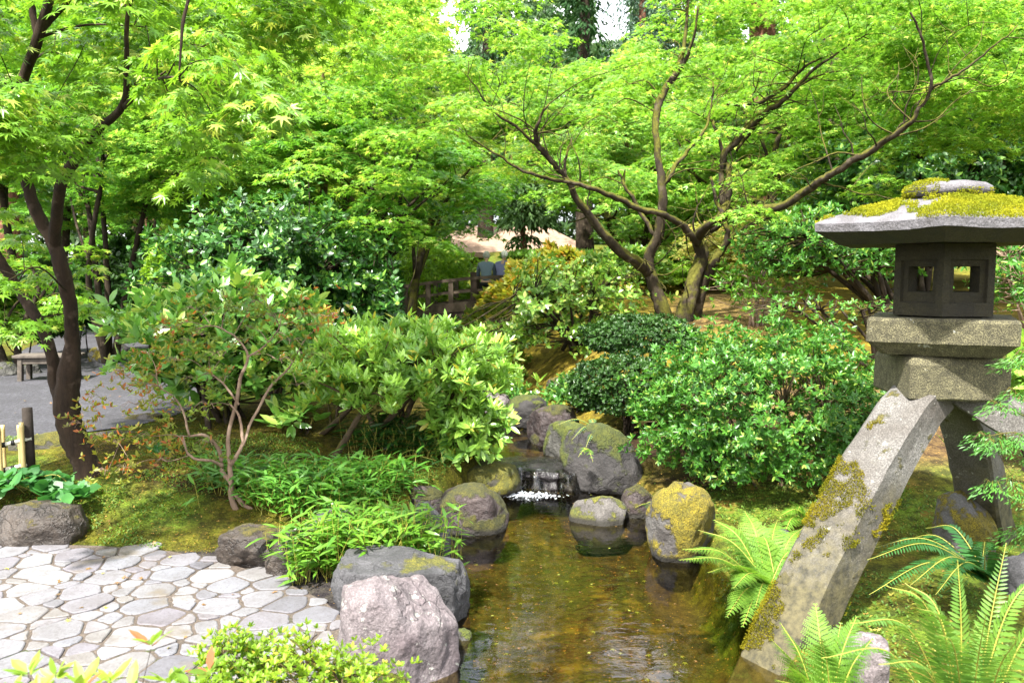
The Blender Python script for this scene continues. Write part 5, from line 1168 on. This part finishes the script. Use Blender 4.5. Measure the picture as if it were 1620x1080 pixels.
# shrubs of the middle distance
shrub('azalea_bush', 'low olive green mounded shrub below the bridge, left of the glossy one', 'bush', 705, 548, 850, 11.8, F_LACG, B_TWIG, nw=1500, L=.05, nl=6, tpl=TDI, seed=110, dep=.9, nstem=40, inner=.8)
shrub('azalea_bush', 'dark green shrub in the shade under the bridge', 'bush', 660, 492, 800, 14.5, F_HOL, B_DARK, nw=1300, L=.08, nl=6, seed=111, nstem=30, inner=.7)
shrub('azalea_bush', 'bright lime shrub at the left bank of the upper stream', 'bush', 715, 565, 830, 10.2, F_LIME, B_TWIG, nw=900, L=.055, nl=6, tpl=TDI, seed=112, nstem=30, inner=.6, lumps=.3)
shrub('azalea_bush', 'small pale-leaved shrub at the right bank of the upper stream', 'bush', 855, 595, 960, 9.3, F_BRIG, B_DARK, nw=260, L=.06, nl=6, tpl=TOVW, seed=113, nstem=40, inner=.4, lumps=.3, up=.4)
shrub('azalea_bush', 'small spreading shrub right beside the head of the upper stream', 'bush', 775, 598, 860, 9.7, F_BRIG, B_DARK, nw=150, L=.055, nl=6, tpl=TOVW, seed=114, nstem=30, inner=.4, lumps=.3, up=.4)
b = at(850, 15.5)
bush('laceleaf_maple', 'ochre weeping laceleaf maple mounded in front of the bridge right end', 'bush', b, (P(908, 470, 15.5).x, 15.5, 1.20), (1.62, 1.2, .98), F_LACE, B_DARK, nw=4200, L=.13, nl=5, tpl=TDI, seed=115, inner=.78, lumps=.2, lump_s=3.5, splay=.6, up=-.5, nstem=60, stem_r=.03, bottom=-.4)
b = at(770, 13.6)
bush('laceleaf_maple', 'lower olive laceleaf maple in front of the ochre one', 'bush', b, (P(805, 520, 13.6).x, 13.6, .75), (.85, .8, .52), F_LACG, B_DARK, nw=2200, L=.11, nl=5, tpl=TDI, seed=116, inner=.78, lumps=.2, lump_s=3.5, splay=.6, up=-.5, nstem=40, stem_r=.02, bottom=-.5)
b = G(930, 585); b.y = 11.0; b = Vector((P(925, 500, 11.0).x, 11.0, hz(P(925, 500, 11).x, 11)))
bush('camellia_bush', 'open pale green shrub with black forking branches, left of the big maple', 'bush', b, (P(870, 500, 11.0).x, 11.0, 1.42), (1.32, .9, .72), F_OPEN, B_DARK, nw=1300, L=.066, nl=6, tpl=TOVW, seed=117, inner=.35, lumps=.34, lump_s=3.8, splay=1.1, up=.35, nstem=260, stem_r=.030, bottom=-.8, foot=.12, holes=.34)
shrub('pale_shrub', 'pale green leafy shrub with white-edged leaves beyond the left trunk of the big maple', 'bush', 925, 390, 1060, 13.5, F_OPEN, B_DARK, nw=1500, L=.085, nl=6, tpl=TOVW, seed=118, nstem=50, inner=.5)
shrub('pale_shrub', 'light green shrub hanging over the slope right behind the left trunk', 'bush', 1000, 420, 1180, 14.5, F_LIME, B_DARK, nw=1500, L=.085, nl=6, tpl=TOVW, seed=119, nstem=50, inner=.5)
auto_maple('small glowing pale yellow maple behind the right trunk of the big maple', at(1210, 14.2), 2, cz(1200, 395, 14.2), (1.25, 1.0, .75), 90, .4, .075, 190, F_PALY, B_DARK, 120, 5, .05, group=None)
# clipped cloud shrubs
for lab, a, sd in (('dark clipped shrub forming a flat cushion at the foot of the big maple', (922, 500, 1108, 8.6, .60), 121), ('dark clipped shrub in front of and below the flat cushion-shaped one', (898, 562, 1082, 8.0, .35), 122)):
    b, rx, h = dome(a[0], a[1], a[2], a[3]); zt = b[2] + h; hh = px2r(34 if sd == 121 else 52, a[3])
    bush('clipped_shrub', lab, 'bush', b, (b[0], b[1], zt - hh), (rx, rx * .7, hh), F_HOL, B_DARK, nw=2600, L=.034, nl=7, tpl=TDI, seed=sd, inner=.72, lumps=.12, lump_s=4, splay=1.0, up=.4, nstem=140, stem_r=.02, bottom=-.75, foot=.08)
# right-hand shrubs behind the lantern
b = at(1330, 9.6); bush('azalea_tree', 'dark green old azalea with black twisted branches, directly behind the lantern', 'bush', (P(1440, 480, 9.6).x, 9.6, hz(P(1440, 480, 9.6).x, 9.6)), (P(1320, 400, 9.6).x, 9.8, P(1330, 388, 9.6).z), (1.15, .8, .46), F_AZ, B_DARK, nw=2000, L=.055, nl=7, seed=123, inner=.4, lumps=.25, lump_s=3, splay=1.0, up=.4, nstem=300, stem_r=.045, bottom=-.85, foot=.1, holes=.3)
bush('azalea_tree', 'low dark sprig-like azalea with bare twigs spreading over the ochre slope behind the big azalea', 'bush', (P(1400, 480, 8.6).x, 8.6, hz(P(1400, 480, 8.6).x, 8.6)), (P(1310, 492, 8.6).x, 8.6, P(1330, 488, 8.6).z), (.95, .5, .16), F_AZ, B_DARK, nw=110, L=.045, nl=7, seed=124, inner=.3, lumps=.3, splay=1.0, up=.5, nstem=260, stem_r=.028, bottom=-.85, foot=.08)
bush('azalea_tree', 'low light green shrub left of the twisted azalea, above the big clipped one', 'bush', (P(1200, 480, 10).x, 10.2, hz(P(1200, 480, 10).x, 10.2)), (P(1200, 450, 10.2).x, 10.2, P(1200, 452, 10.2).z), (.7, .5, .28), F_MIDG, B_PALE, nw=220, L=.055, nl=6, seed=125, inner=.3, lumps=.3, splay=1.0, up=.5, nstem=120, stem_r=.016, bottom=-.85, foot=.08)
bush('camellia_bush', 'big dark glossy camellia on the slope above the lantern roof', 'bush', at(1460, 12.2), (P(1470, 280, 12.2).x, 12.2, P(1470, 300, 12.2).z), (1.85, 1.0, 1.05), F_CAM, B_DARK, nw=3000, L=.095, nl=5, tpl=TOVW, seed=126, inner=.6, lumps=.25, lump_s=3, splay=1.1, up=.3, nstem=120, stem_r=.04, bottom=-.8, holes=.1)
bush('azalea_tree', 'thin-leaved shrub at the right edge of the picture beside the lantern fire box', 'bush', (P(1680, 480, 8.2).x, 8.2, hz(P(1680, 480, 8.2).x, 8.2)), (P(1640, 430, 8.2).x, 8.2, P(1640, 430, 8.2).z), (.62, .6, .52), F_AZ, B_PALE, nw=620, L=.055, nl=6, seed=127, inner=.3, lumps=.3, splay=1.0, up=.4, nstem=160, stem_r=.02, bottom=-.85, foot=.08)
bush('broadleaf_shrub', 'bright big-leaved shrub at the right edge behind the lantern block', 'bush', (P(1630, 600, 6.2).x, 6.2, hz(P(1630, 600, 6.2).x, 6.2)), (P(1640, 575, 6.2).x, 6.2, P(1640, 575, 6.2).z), (.34, .3, .36), F_RHO, B_DARK, nw=110, L=.13, nl=6, tpl=TOV, seed=128, inner=.3, lumps=.3, splay=.9, up=.6, nstem=50, stem_r=.012, bottom=-.85, foot=.06)
shrub('azalea_bush', 'dark conifer-like green shrub beyond the bench, at the left edge', 'bush', -60, 440, 110, 13.4, F_DEEP, B_DARK, nw=2200, L=.08, nl=6, seed=129, nstem=40, inner=.6)
shrub('azalea_bush', 'green feathery shrub beyond the path, behind the forked near trunk', 'bush', 60, 420, 180, 14.5, leaf_mat('feather_leaf', (.12, .32, .05), (.07, .20, .035), None, .4), B_DARK, nw=1600, L=.09, nl=6, seed=130, nstem=40, inner=.6)
shrub('azalea_bush', 'very dark broad shrub at the bend of the path, left of the rhododendron', 'bush', 140, 375, 330, 18.5, F_HOL, B_DARK, nw=3000, L=.12, nl=6, seed=131, nstem=40, inner=.7)
shrub('azalea_bush', 'lime green shrub top peeping over the camellia on its left', 'bush', 225, 352, 310, 12.0, F_LIME, B_DARK, nw=900, L=.075, nl=6, seed=132, nstem=40, inner=.6)
shrub('azalea_bush', 'rounded yellow-green shrub beyond the left end of the bridge', 'bush', 560, 375, 760, 22.5, F_LIME, B_DARK, nw=2600, L=.12, nl=6, seed=133, nstem=40, inner=.7)
shrub('azalea_bush', 'green shrub between the laceleaf maple and the house', 'bush', 800, 398, 960, 21.5, F_BACK, B_DARK, nw=2000, L=.12, nl=6, seed=134, nstem=40, inner=.7)
shrub('azalea_bush', 'green hedge-like shrub on the far slope behind the big maple trunks', 'bush', 1030, 400, 1330, 19.0, F_MIDG, B_DARK, nw=3000, L=.12, nl=6, seed=135, nstem=40, inner=.7)
shrub('azalea_bush', 'shaded shrub on the left bank behind the camellias', 'bush', 430, 420, 700, 15.5, F_DEEP, B_DARK, nw=3000, L=.10, nl=6, seed=136, nstem=40, inner=.7)
shrub('azalea_bush', 'dark green shrub on the upper slope at the right edge', 'bush', 1500, 330, 1760, 15.0, F_DEEP, B_DARK, nw=2600, L=.11, nl=6, seed=137, nstem=40, inner=.6)
# ---- small azalea tree with turning leaves
def azalea_tree():
    b = G(374, 806); Y = b.y; t = Tree('azalea_tree', 'small open azalea tree with pale twisted stems and orange-tipped leaves on the moss lawn', 'small tree', b, seed=77)
    def L(pts, rpx, k=7, n=6): return t.limb(PP(*pts), [px2r(r * .68, Y) for r in rpx], k, n, .06, .003)
    L([(378, 815, Y), (368, 790, Y), (366, 760, Y), (364, 730, Y), (360, 690, Y), (372, 640, Y), (380, 600, Y - .05), (392, 560, Y - .1), (370, 530, Y - .1)], [9, 7, 6.5, 5.5, 4.5, 4.5, 4, 3, 2])
    L([(400, 806, Y), (385, 798, Y), (372, 780, Y)], [3, 6, 6]); L([(366, 765, Y), (352, 745, Y + .05), (350, 720, Y + .05), (338, 700, Y + .05), (322, 688, Y + .05), (300, 690, Y + .05)], [5.5, 5, 5, 4.5, 4, 2.5])
    L([(352, 738, Y), (335, 728, Y - .1), (310, 726, Y - .15), (295, 715, Y - .15), (290, 690, Y - .2)], [4, 3.5, 3, 2.5, 1.5])
    L([(300, 690, Y + .05), (290, 655, Y + .1), (275, 630, Y + .1), (250, 610, Y)], [3, 2.5, 2, 1.5])
    L([(366, 735, Y), (385, 700, Y), (395, 670, Y + .1), (412, 640, Y + .15), (430, 610, Y + .2), (455, 585, Y + .2), (470, 560, Y + .2)], [5, 4, 3.5, 3.5, 3, 2.5, 1.5])
    L([(385, 705, Y), (378, 660, Y), (365, 640, Y)], [4, 3, 2]); L([(378, 640, Y), (360, 615, Y), (345, 600, Y), (330, 590, Y)], [3, 2.5, 2, 1.5])
    L([(392, 565, Y - .1), (420, 545, Y), (440, 520, Y), (450, 490, Y)], [2.5, 2, 1.5, 1]); L([(370, 530, Y - .1), (340, 515, Y - .1), (310, 520, Y - .2)], [2.2, 1.6, 1])
    rng = t.rng; pk = {0: [], 1: []}
    cent = [(215, 640, 1), (195, 590, 1), (245, 595, 1), (235, 560, 1), (280, 570, 0), (310, 600, 0), (160, 690, 1), (130, 670, 1), (145, 630, 1), (170, 745, 1), (200, 740, 1), (240, 690, 1), (260, 700, 1), (285, 650, 0), (330, 640, 0), (340, 560, 0), (320, 530, 0), (370, 540, 0), (400, 520, 0), (430, 500, 0), (460, 540, 0), (480, 560, 0), (480, 500, 1), (500, 520, 1), (360, 490, 0), (310, 490, 1), (270, 520, 1), (440, 570, 0), (470, 610, 0), (350, 600, 0), (300, 540, 0), (395, 480, 0), (250, 640, 0), (185, 700, 1), (225, 610, 1), (330, 700, 0), (265, 730, 1), (520, 500, 1), (415, 470, 0)]
    C = np.array([P(x, y, Y + rng.uniform(-.25, .3))[:] for x, y, k in cent]); kk = np.array([k for *_, k in cent])
    for key in (0, 1):
        c = C[kk == key]; t.sprays(c, .155, .03, 1, TDI, droop=.1, twig=.0032, k=4, fine=True, pen=.3)
        W = np.repeat(c, 17, axis=0) + rng.normal(0, 1, (len(c) * 17, 3)) * [.085, .085, .06]
        pk[key] = [whorls(W, rng.normal(0, .5, W.shape) + UP, .040, 6, 1.0, rng, T_oval(.19, .05, .10))]
    t.T.build('trunk', B_PALE, t.root)
    merge_obj('crown', pk[0], F_STEW, t.root); merge_obj('crown', pk[1], F_STEO, t.root)
azalea_tree()
# ---- foreground plants
bush('azalea_bush', 'fine-leaved lime yellow azalea in the near foreground beside the pink boulder', 'bush', (-.74, 2.72, .12), (-.76, 2.72, .40), (.34, .28, .17), F_AZY, B_TWIG, nw=1300, L=.020, nl=8, tpl=T_oval(.22, .05, .05), seed=140, inner=.55, lumps=.30, lump_s=4, splay=.9, up=.7, nstem=300, stem_r=.008, bottom=-.9, foot=.08)
bush('azalea_bush', 'fine-leaved lime azalea sprig standing up over the paving, left of the denser one', 'bush', (-1.02, 2.8, .12), (-1.02, 2.8, .46), (.14, .14, .14), F_AZY, B_TWIG, nw=330, L=.020, nl=8, tpl=T_oval(.22, .05, .05), seed=141, inner=.4, lumps=.3, lump_s=4, splay=.9, up=.7, nstem=90, stem_r=.006, bottom=-.9, foot=.04)
ex = np.array([P(x, y, Y)[:] for x, y, Y in ((45, 1062, 1.9), (85, 1068, 1.85), (130, 1080, 1.8), (175, 1075, 1.95), (240, 1015, 2.0), (205, 1090, 1.8), (60, 1090, 1.75), (270, 1075, 1.95), (300, 1085, 1.9), (330, 1060, 2.0), (120, 1100, 1.7), (20, 1095, 1.8))])
bush('rhododendron_bush', 'blurred young rhododendron shoots with red tips at the bottom left corner', 'bush', (-1.0, 1.85, .12), (-1.0, 1.85, .60), (.36, .2, .08), leaf_mat('young_rhododendron', (.40, .55, .05), (.26, .46, .05), (.55, .18, .07, .10), .45), B_RED, nw=14, L=.052, nl=8, tpl=TOV, seed=142, inner=.4, splay=1.0, up=.8, nstem=26, stem_r=.006, bottom=-.9, foot=.05, extra=ex)
# ---- bamboo grass: cane-like stems with narrow leaves
def bamboo_grass(label, cpts, n, L, mat, seed, hgt=.22, spread=.18):
    rng = np.random.default_rng(seed); cpts = np.array(cpts); c0 = cpts.mean(0); root = empty('bamboo_grass', (c0[0], c0[1], hz(c0[0], c0[1])), label, 'grass clump', None)
    T = Tubes(); Pp, D, Nn, S = [], [], [], []
    for i in range(n):
        c = cpts[rng.integers(len(cpts))] + rng.normal(0, spread, 2) * [1, .7]; z0 = hz(*c); h = hgt * rng.uniform(.6, 1.25); ln = rng.normal(0, .07, 2); top = np.array([c[0] + ln[0], c[1] + ln[1], max(z0, .1) + h]); bot = np.array([c[0], c[1], z0 - .02])
        T.add(catmull([bot, (bot + top) / 2 + [0, 0, .02], top], 2), [.0026, .0014], 3, False)
        for k in range(7):
            t = 1 - k * .11; p0 = bot * (1 - t) + top * t; a = rng.random() * 6.28; d = np.array([math.cos(a), math.sin(a), rng.uniform(-.15, .75)])
            Pp.append(p0); D.append(d); Nn.append(UP * .8 + rng.normal(0, .3, 3)); S.append(L * rng.uniform(.65, 1.2))
    T.build('stems', F_RACH, root); leaf_obj('foliage', T_oval(.085, .015, .22), np.array(Pp), np.array(D), np.array(Nn), np.array(S), mat, root)
g0 = [G(x, y)[:2] for x, y in ((385, 780), (420, 795), (460, 800), (500, 806), (540, 800), (580, 790), (615, 775), (440, 775), (520, 785), (570, 770), (490, 785))]
bamboo_grass('mid green bamboo grass drift under the middle rhododendron', g0, 560, .125, F_GRASD, 150, .20, .13)
g0 = [(P(x, y, Y).x, Y) for x, y, Y in ((500, 880, 4.65), (540, 880, 4.6), (580, 880, 4.7), (620, 880, 4.7), (650, 880, 4.75), (560, 860, 4.9), (610, 860, 4.95), (500, 890, 4.55), (660, 880, 4.8))]
bamboo_grass('bright lime bamboo grass clump between the rocks at the patio corner', g0, 330, .125, F_GRAS, 151, .30, .11)
g0 = [(P(x, y, Y).x, Y) for x, y, Y in ((350, 755, 5.9), (345, 762, 5.9))]
bamboo_grass('small separate tuft of bamboo grass left of the azalea tree foot', g0, 14, .12, F_GRASD, 152, .22, .04)
g0 = [(P(x, y, Y).x, Y) for x, y, Y in ((600, 735, 6.8), (640, 740, 6.7), (680, 735, 6.7), (620, 715, 7.2))]
bamboo_grass('dark bamboo grass in the shade under the rhododendron stems', g0, 150, .13, F_DEEP, 153, .24, .14)
# ---- broad-leaved ground plants at the left rim
bush('ground_plant', 'blue-green round-leaved plant behind the moss-capped rock at the left rim', 'plant', (P(20, 800, 5.6).x, 5.6, hz(-3.5, 5.6)), (P(35, 790, 5.6).x, 5.6, .36), (.42, .22, .10), F_HOSTA, F_RACH, nw=60, L=.085, nl=4, tpl=T_oval(.42, .05, .1), seed=160, inner=.3, splay=1.25, up=.9, nstem=40, stem_r=.005, bottom=-.5, foot=.2)
bush('ground_plant', 'small round-leaved plant beside the moss-capped rock, on its right', 'plant', (P(100, 800, 5.4).x, 5.4, hz(-3, 5.4)), (P(108, 792, 5.4).x, 5.4, .34), (.10, .1, .07), F_HOSTA, F_RACH, nw=12, L=.08, nl=4, tpl=T_oval(.42, .05, .1), seed=161, inner=.3, splay=1.25, up=.9, nstem=10, stem_r=.004, bottom=-.5, foot=.03)
bush('ground_plant', 'tiny seedling standing in the shaded moss between the two lawn trees', 'plant', (P(255, 752, 6.3).x, 6.3, hz(P(255, 752, 6.3).x, 6.3)), (P(255, 752, 6.3).x, 6.3, .45), (.04, .04, .04), F_HOSTA, F_RACH, nw=5, L=.08, nl=4, tpl=TOV, seed=162, splay=1.0, up=.9, nstem=4, stem_r=.003, foot=.01)
# ---- ferns
def fern_at(label, base_px, tips, mat, kind, seed, arch=.10, wd=.09):
    b = Vector(base_px)
    return fern('fern', label, b, [(P(*t[:3])[:], t[3] if len(t) > 3 else arch, t[4] if len(t) > 4 else wd) for t in tips], mat, F_RACH, None, kind, seed)
fb = (P(1215, 930, 4.35).x, 4.35, .08)
fern_at('lime green lady fern at the pool edge left of the lantern leg', fb, [(1080, 868, 4.2), (1105, 838, 4.5), (1130, 822, 4.6), (1178, 808, 4.7), (1230, 822, 4.8), (1270, 835, 4.7), (1075, 885, 3.95), (1150, 975, 3.9), (1160, 930, 3.9), (1195, 960, 3.95), (1235, 985, 3.95), (1120, 905, 4.0), (1265, 870, 4.5), (1200, 840, 4.6), (1175, 990, 3.9)], F_FERN, 'lady', 170, .10, .15)
fb = (P(1275, 845, 5.4).x, 5.4, .2)
fern_at('small upright bright fern just behind the lady fern at the lantern leg', fb, [(1235, 815, 5.3), (1262, 808, 5.4), (1240, 845, 5.2)], F_GRAS, 'lady', 171, .05, .12)
fb = (P(1310, 1075, 3.0).x, 3.0, .05)
fern_at('pale green fern at the foot of the front lantern leg', fb, [(1235, 985, 3.1), (1290, 955, 3.2), (1220, 1010, 2.95), (1330, 985, 3.2), (1245, 1050, 2.75), (1300, 1010, 2.9), (1355, 975, 3.1), (1280, 1075, 2.6), (1380, 1010, 3.0), (1230, 1075, 2.7)], F_FERN, 'lady', 172, .08, .13)
fb = (P(1530, 1190, 2.75).x, 2.75, .02)
fern_at('large sword fern with long arching fronds in the bottom right corner', fb, [(1400, 925, 2.75, .26), (1432, 922, 2.95, .24), (1515, 885, 2.8, .16), (1592, 858, 2.9, .1), (1345, 985, 2.6, .26), (1640, 905, 2.8, .2), (1300, 1040, 2.5, .24), (1480, 1000, 2.35, .2), (1560, 970, 2.45, .12), (1610, 1010, 2.3, .14), (1690, 960, 2.7, .2), (1390, 1050, 2.3, .2), (1450, 960, 2.6, .24)], F_SWD, 'sword', 173, .2, .095)
fb = (P(1560, 905, 4.2).x, 4.2, .22)
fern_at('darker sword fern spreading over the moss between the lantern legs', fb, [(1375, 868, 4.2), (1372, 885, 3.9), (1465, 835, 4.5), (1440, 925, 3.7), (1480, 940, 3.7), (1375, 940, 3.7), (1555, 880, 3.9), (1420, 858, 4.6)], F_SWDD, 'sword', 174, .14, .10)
fb = (P(950, 700, 7.1).x, 7.1, .42)
fern_at('small grey-green fern growing between the boulders above the cascade', fb, [(880, 672, 7.0), (905, 695, 6.8), (925, 712, 6.7), (965, 690, 6.9), (930, 672, 7.3), (985, 705, 6.8)], leaf_mat('grey_fern', (.16, .36, .12), (.10, .26, .08), None, .35), 'sword', 175, .10, .06)
fb = (P(1040, 790, 5.7).x, 5.7, .15)
fern_at('single fern frond reaching down behind the yellow-mossed pool boulder', fb, [(1005, 802, 5.5), (1022, 796, 5.6)], F_GRASD, 'sword', 176, .04, .05)
fb = (P(925, 732, 6.6).x, 6.6, .42)
fern_at('tiny lime fern on the slope of the steep dark boulder', fb, [(915, 722, 6.5), (938, 730, 6.5), (925, 718, 6.55)], F_FERN, 'lady', 177, .02, .05)
fb = (P(615, 735, 6.5).x, 6.5, .28)
fern_at('dark fern under the rhododendron close to the cascade', fb, [(660, 740, 6.3), (690, 728, 6.3), (670, 715, 6.4), (585, 745, 6.2), (640, 760, 6.1)], F_GRASD, 'sword', 178, .07, .06)
fb = (P(1600, 640, 3.6).x, 3.6, .75)
# ---- conifer sprig at the right edge
def sprig():
    b = (P(1690, 1100, 3.6).x, 3.6, .1); t = Tree('conifer_shrub', 'feathery conifer sprays entering at the right edge beside the lantern leg', 'shrub', b, seed=88)
    t.limb([b, P(1665, 850, 3.6), P(1650, 650, 3.6), P(1640, 540, 3.6)], [.02, .015, .01, .005], 6, 6)
    C = np.array([P(x, y, 3.6 + t.rng.uniform(-.15, .15))[:] for x, y in ((1605, 620), (1590, 690), (1600, 760), (1610, 840), (1580, 640), (1570, 765), (1625, 560), (1618, 690), (1625, 780), (1600, 570), (1575, 700), (1640, 620), (1640, 720), (1650, 820), (1560, 690))])
    t.sprays(C, .085, .030, 6500, T_diamond(.11, .04), droop=.5, twig=.003, k=4, fine=True, down=.5, flat=1.2)
    t.finish(B_TWIG, leaf_mat('sprig_needle', (.13, .36, .04), (.08, .26, .03), None, .3))
sprig()
bush('rhododendron_bush', 'single sprig of long dark leaves standing between the lantern legs', 'bush', (P(1540, 760, 5.6).x, 5.6, hz(P(1540, 760, 5.6).x, 5.6)), (P(1520, 700, 5.6).x, 5.6, P(1520, 712, 5.6).z), (.09, .08, .05), F_RHO2, F_RACH, nw=4, L=.13, nl=6, seed=180, splay=1.0, up=.7, nstem=4, stem_r=.005, foot=.01)
# ---- low ground cover: tiny leaves in the moss
def cover(name, label, n, region, L, mat, seed, tpl, lo=-.1, up=1.1, fs=2.0, thr=-.1):
    rng = np.random.default_rng(seed); x = rng.uniform(region[0], region[2], n); y = rng.uniform(region[1], region[3], n)
    z = H(x, y); Lb = np.interp(y, YK, LK); Rb = np.interp(y, YK, RK); k = ((x < Lb - .12) | (x > Rb + .12)) & (smooth_noise(x, y, fs, seed) + .4 * smooth_noise(x, y, fs * 4, seed) > thr)
    k &= ~((y < 5.08 - .25 * np.clip(x + 2.6, 0, 3)) & (x < -.4)) & ~((x < -3.6) & (y > 7.3 - .3 * (x + 3.6) * -.5))
    x, y, z = x[k], y[k], z[k]; m_ = len(x); a = rng.random(m_) * 6.28
    D = unit(np.stack([np.cos(a), np.sin(a), rng.uniform(.1, up, m_)], -1)); Nn = unit(np.stack([rng.normal(0, .4, m_), rng.normal(0, .4, m_), np.ones(m_)], -1))
    o = leaf_obj(name, tpl, np.stack([x, y, z + rng.uniform(.0, .02, m_)], -1), D, Nn, L * rng.uniform(.5, 1.3, m_), mat, None); tag(o, label, 'ground cover', kind='stuff')
M_COV = leaf_mat('ground_cover_leaf', (.22, .38, .022), (.11, .23, .016), (.40, .36, .05, .12), .4, rough=.6)
cover('ground_cover', 'tiny bright leaves creeping over the moss lawn left of the pool', 52000, (-4.6, 4.95, -.4, 7.2), .020, M_COV, 3, TDI, thr=.02)
cover('ground_cover', 'fine green ground cover on the right bank around the lantern', 30000, (1.2, 3.0, 4.8, 7.6), .022, M_COV, 4, TDI, thr=-.05)
M_MOSS2 = leaf_mat('moss_shoot', (.17, .16, .012), (.08, .085, .008), (.28, .18, .03, .15), .3, rough=.9, spec=.1)
cover('moss_lawn', 'olive brown moss shoots of the lawn', 70000, (-4.6, 4.95, -.3, 8.5), .013, M_MOSS2, 6, TDI, thr=-.35)
def lawn_litter():
    rng = np.random.default_rng(31); n = 260; x = rng.uniform(-6, -.5, n); y = rng.uniform(2.4, 9.5, n); m_ = n; a = rng.random(n) * 6.28
    z = np.where(np.array([inside(p_, q_, PB) for p_, q_ in zip(x, y)]), .129, H(x, y) + .03)
    o = leaf_obj('fallen_leaves', TM5, np.stack([x, y, z], -1), np.stack([np.cos(a), np.sin(a), rng.normal(0, .15, n)], -1), np.stack([rng.normal(0, .3, m_), rng.normal(0, .3, m_), np.ones(m_)], -1), rng.uniform(.016, .032, n), leaf_mat('dry_leaf', (.40, .20, .05), (.26, .12, .03), (.46, .40, .06, .2), .1), None)
    tag(o, 'dry fallen leaves scattered over the moss lawn, path and paving', 'leaves', kind='stuff')
lawn_litter()
def litter():
    rng = np.random.default_rng(12); n = 420; x = rng.uniform(-.3, 1.1, n); y = rng.uniform(3.3, 6.8, n); Lb = np.interp(y, YK, LK); Rb = np.interp(y, YK, RK); k = (x > Lb + .15) & (x < Rb - .2); x, y = x[k], y[k]; m_ = len(x)
    fl = rng.random(m_) < .12; z = np.where(fl, .004, H(x, y) + .006); a = rng.random(m_) * 6.28
    o = leaf_obj('fallen_leaves', TM5, np.stack([x, y, z], -1), np.stack([np.cos(a), np.sin(a), np.zeros(m_)], -1), np.stack([rng.normal(0, .08, m_), rng.normal(0, .08, m_), np.ones(m_)], -1), np.where(fl, .016, .028), leaf_mat('fallen_leaf', (.26, .13, .03), (.16, .08, .02), (.32, .36, .05, .2), .1), None)
    tag(o, 'scattered fallen leaves in the shallow pool', 'leaves', kind='stuff')
litter()
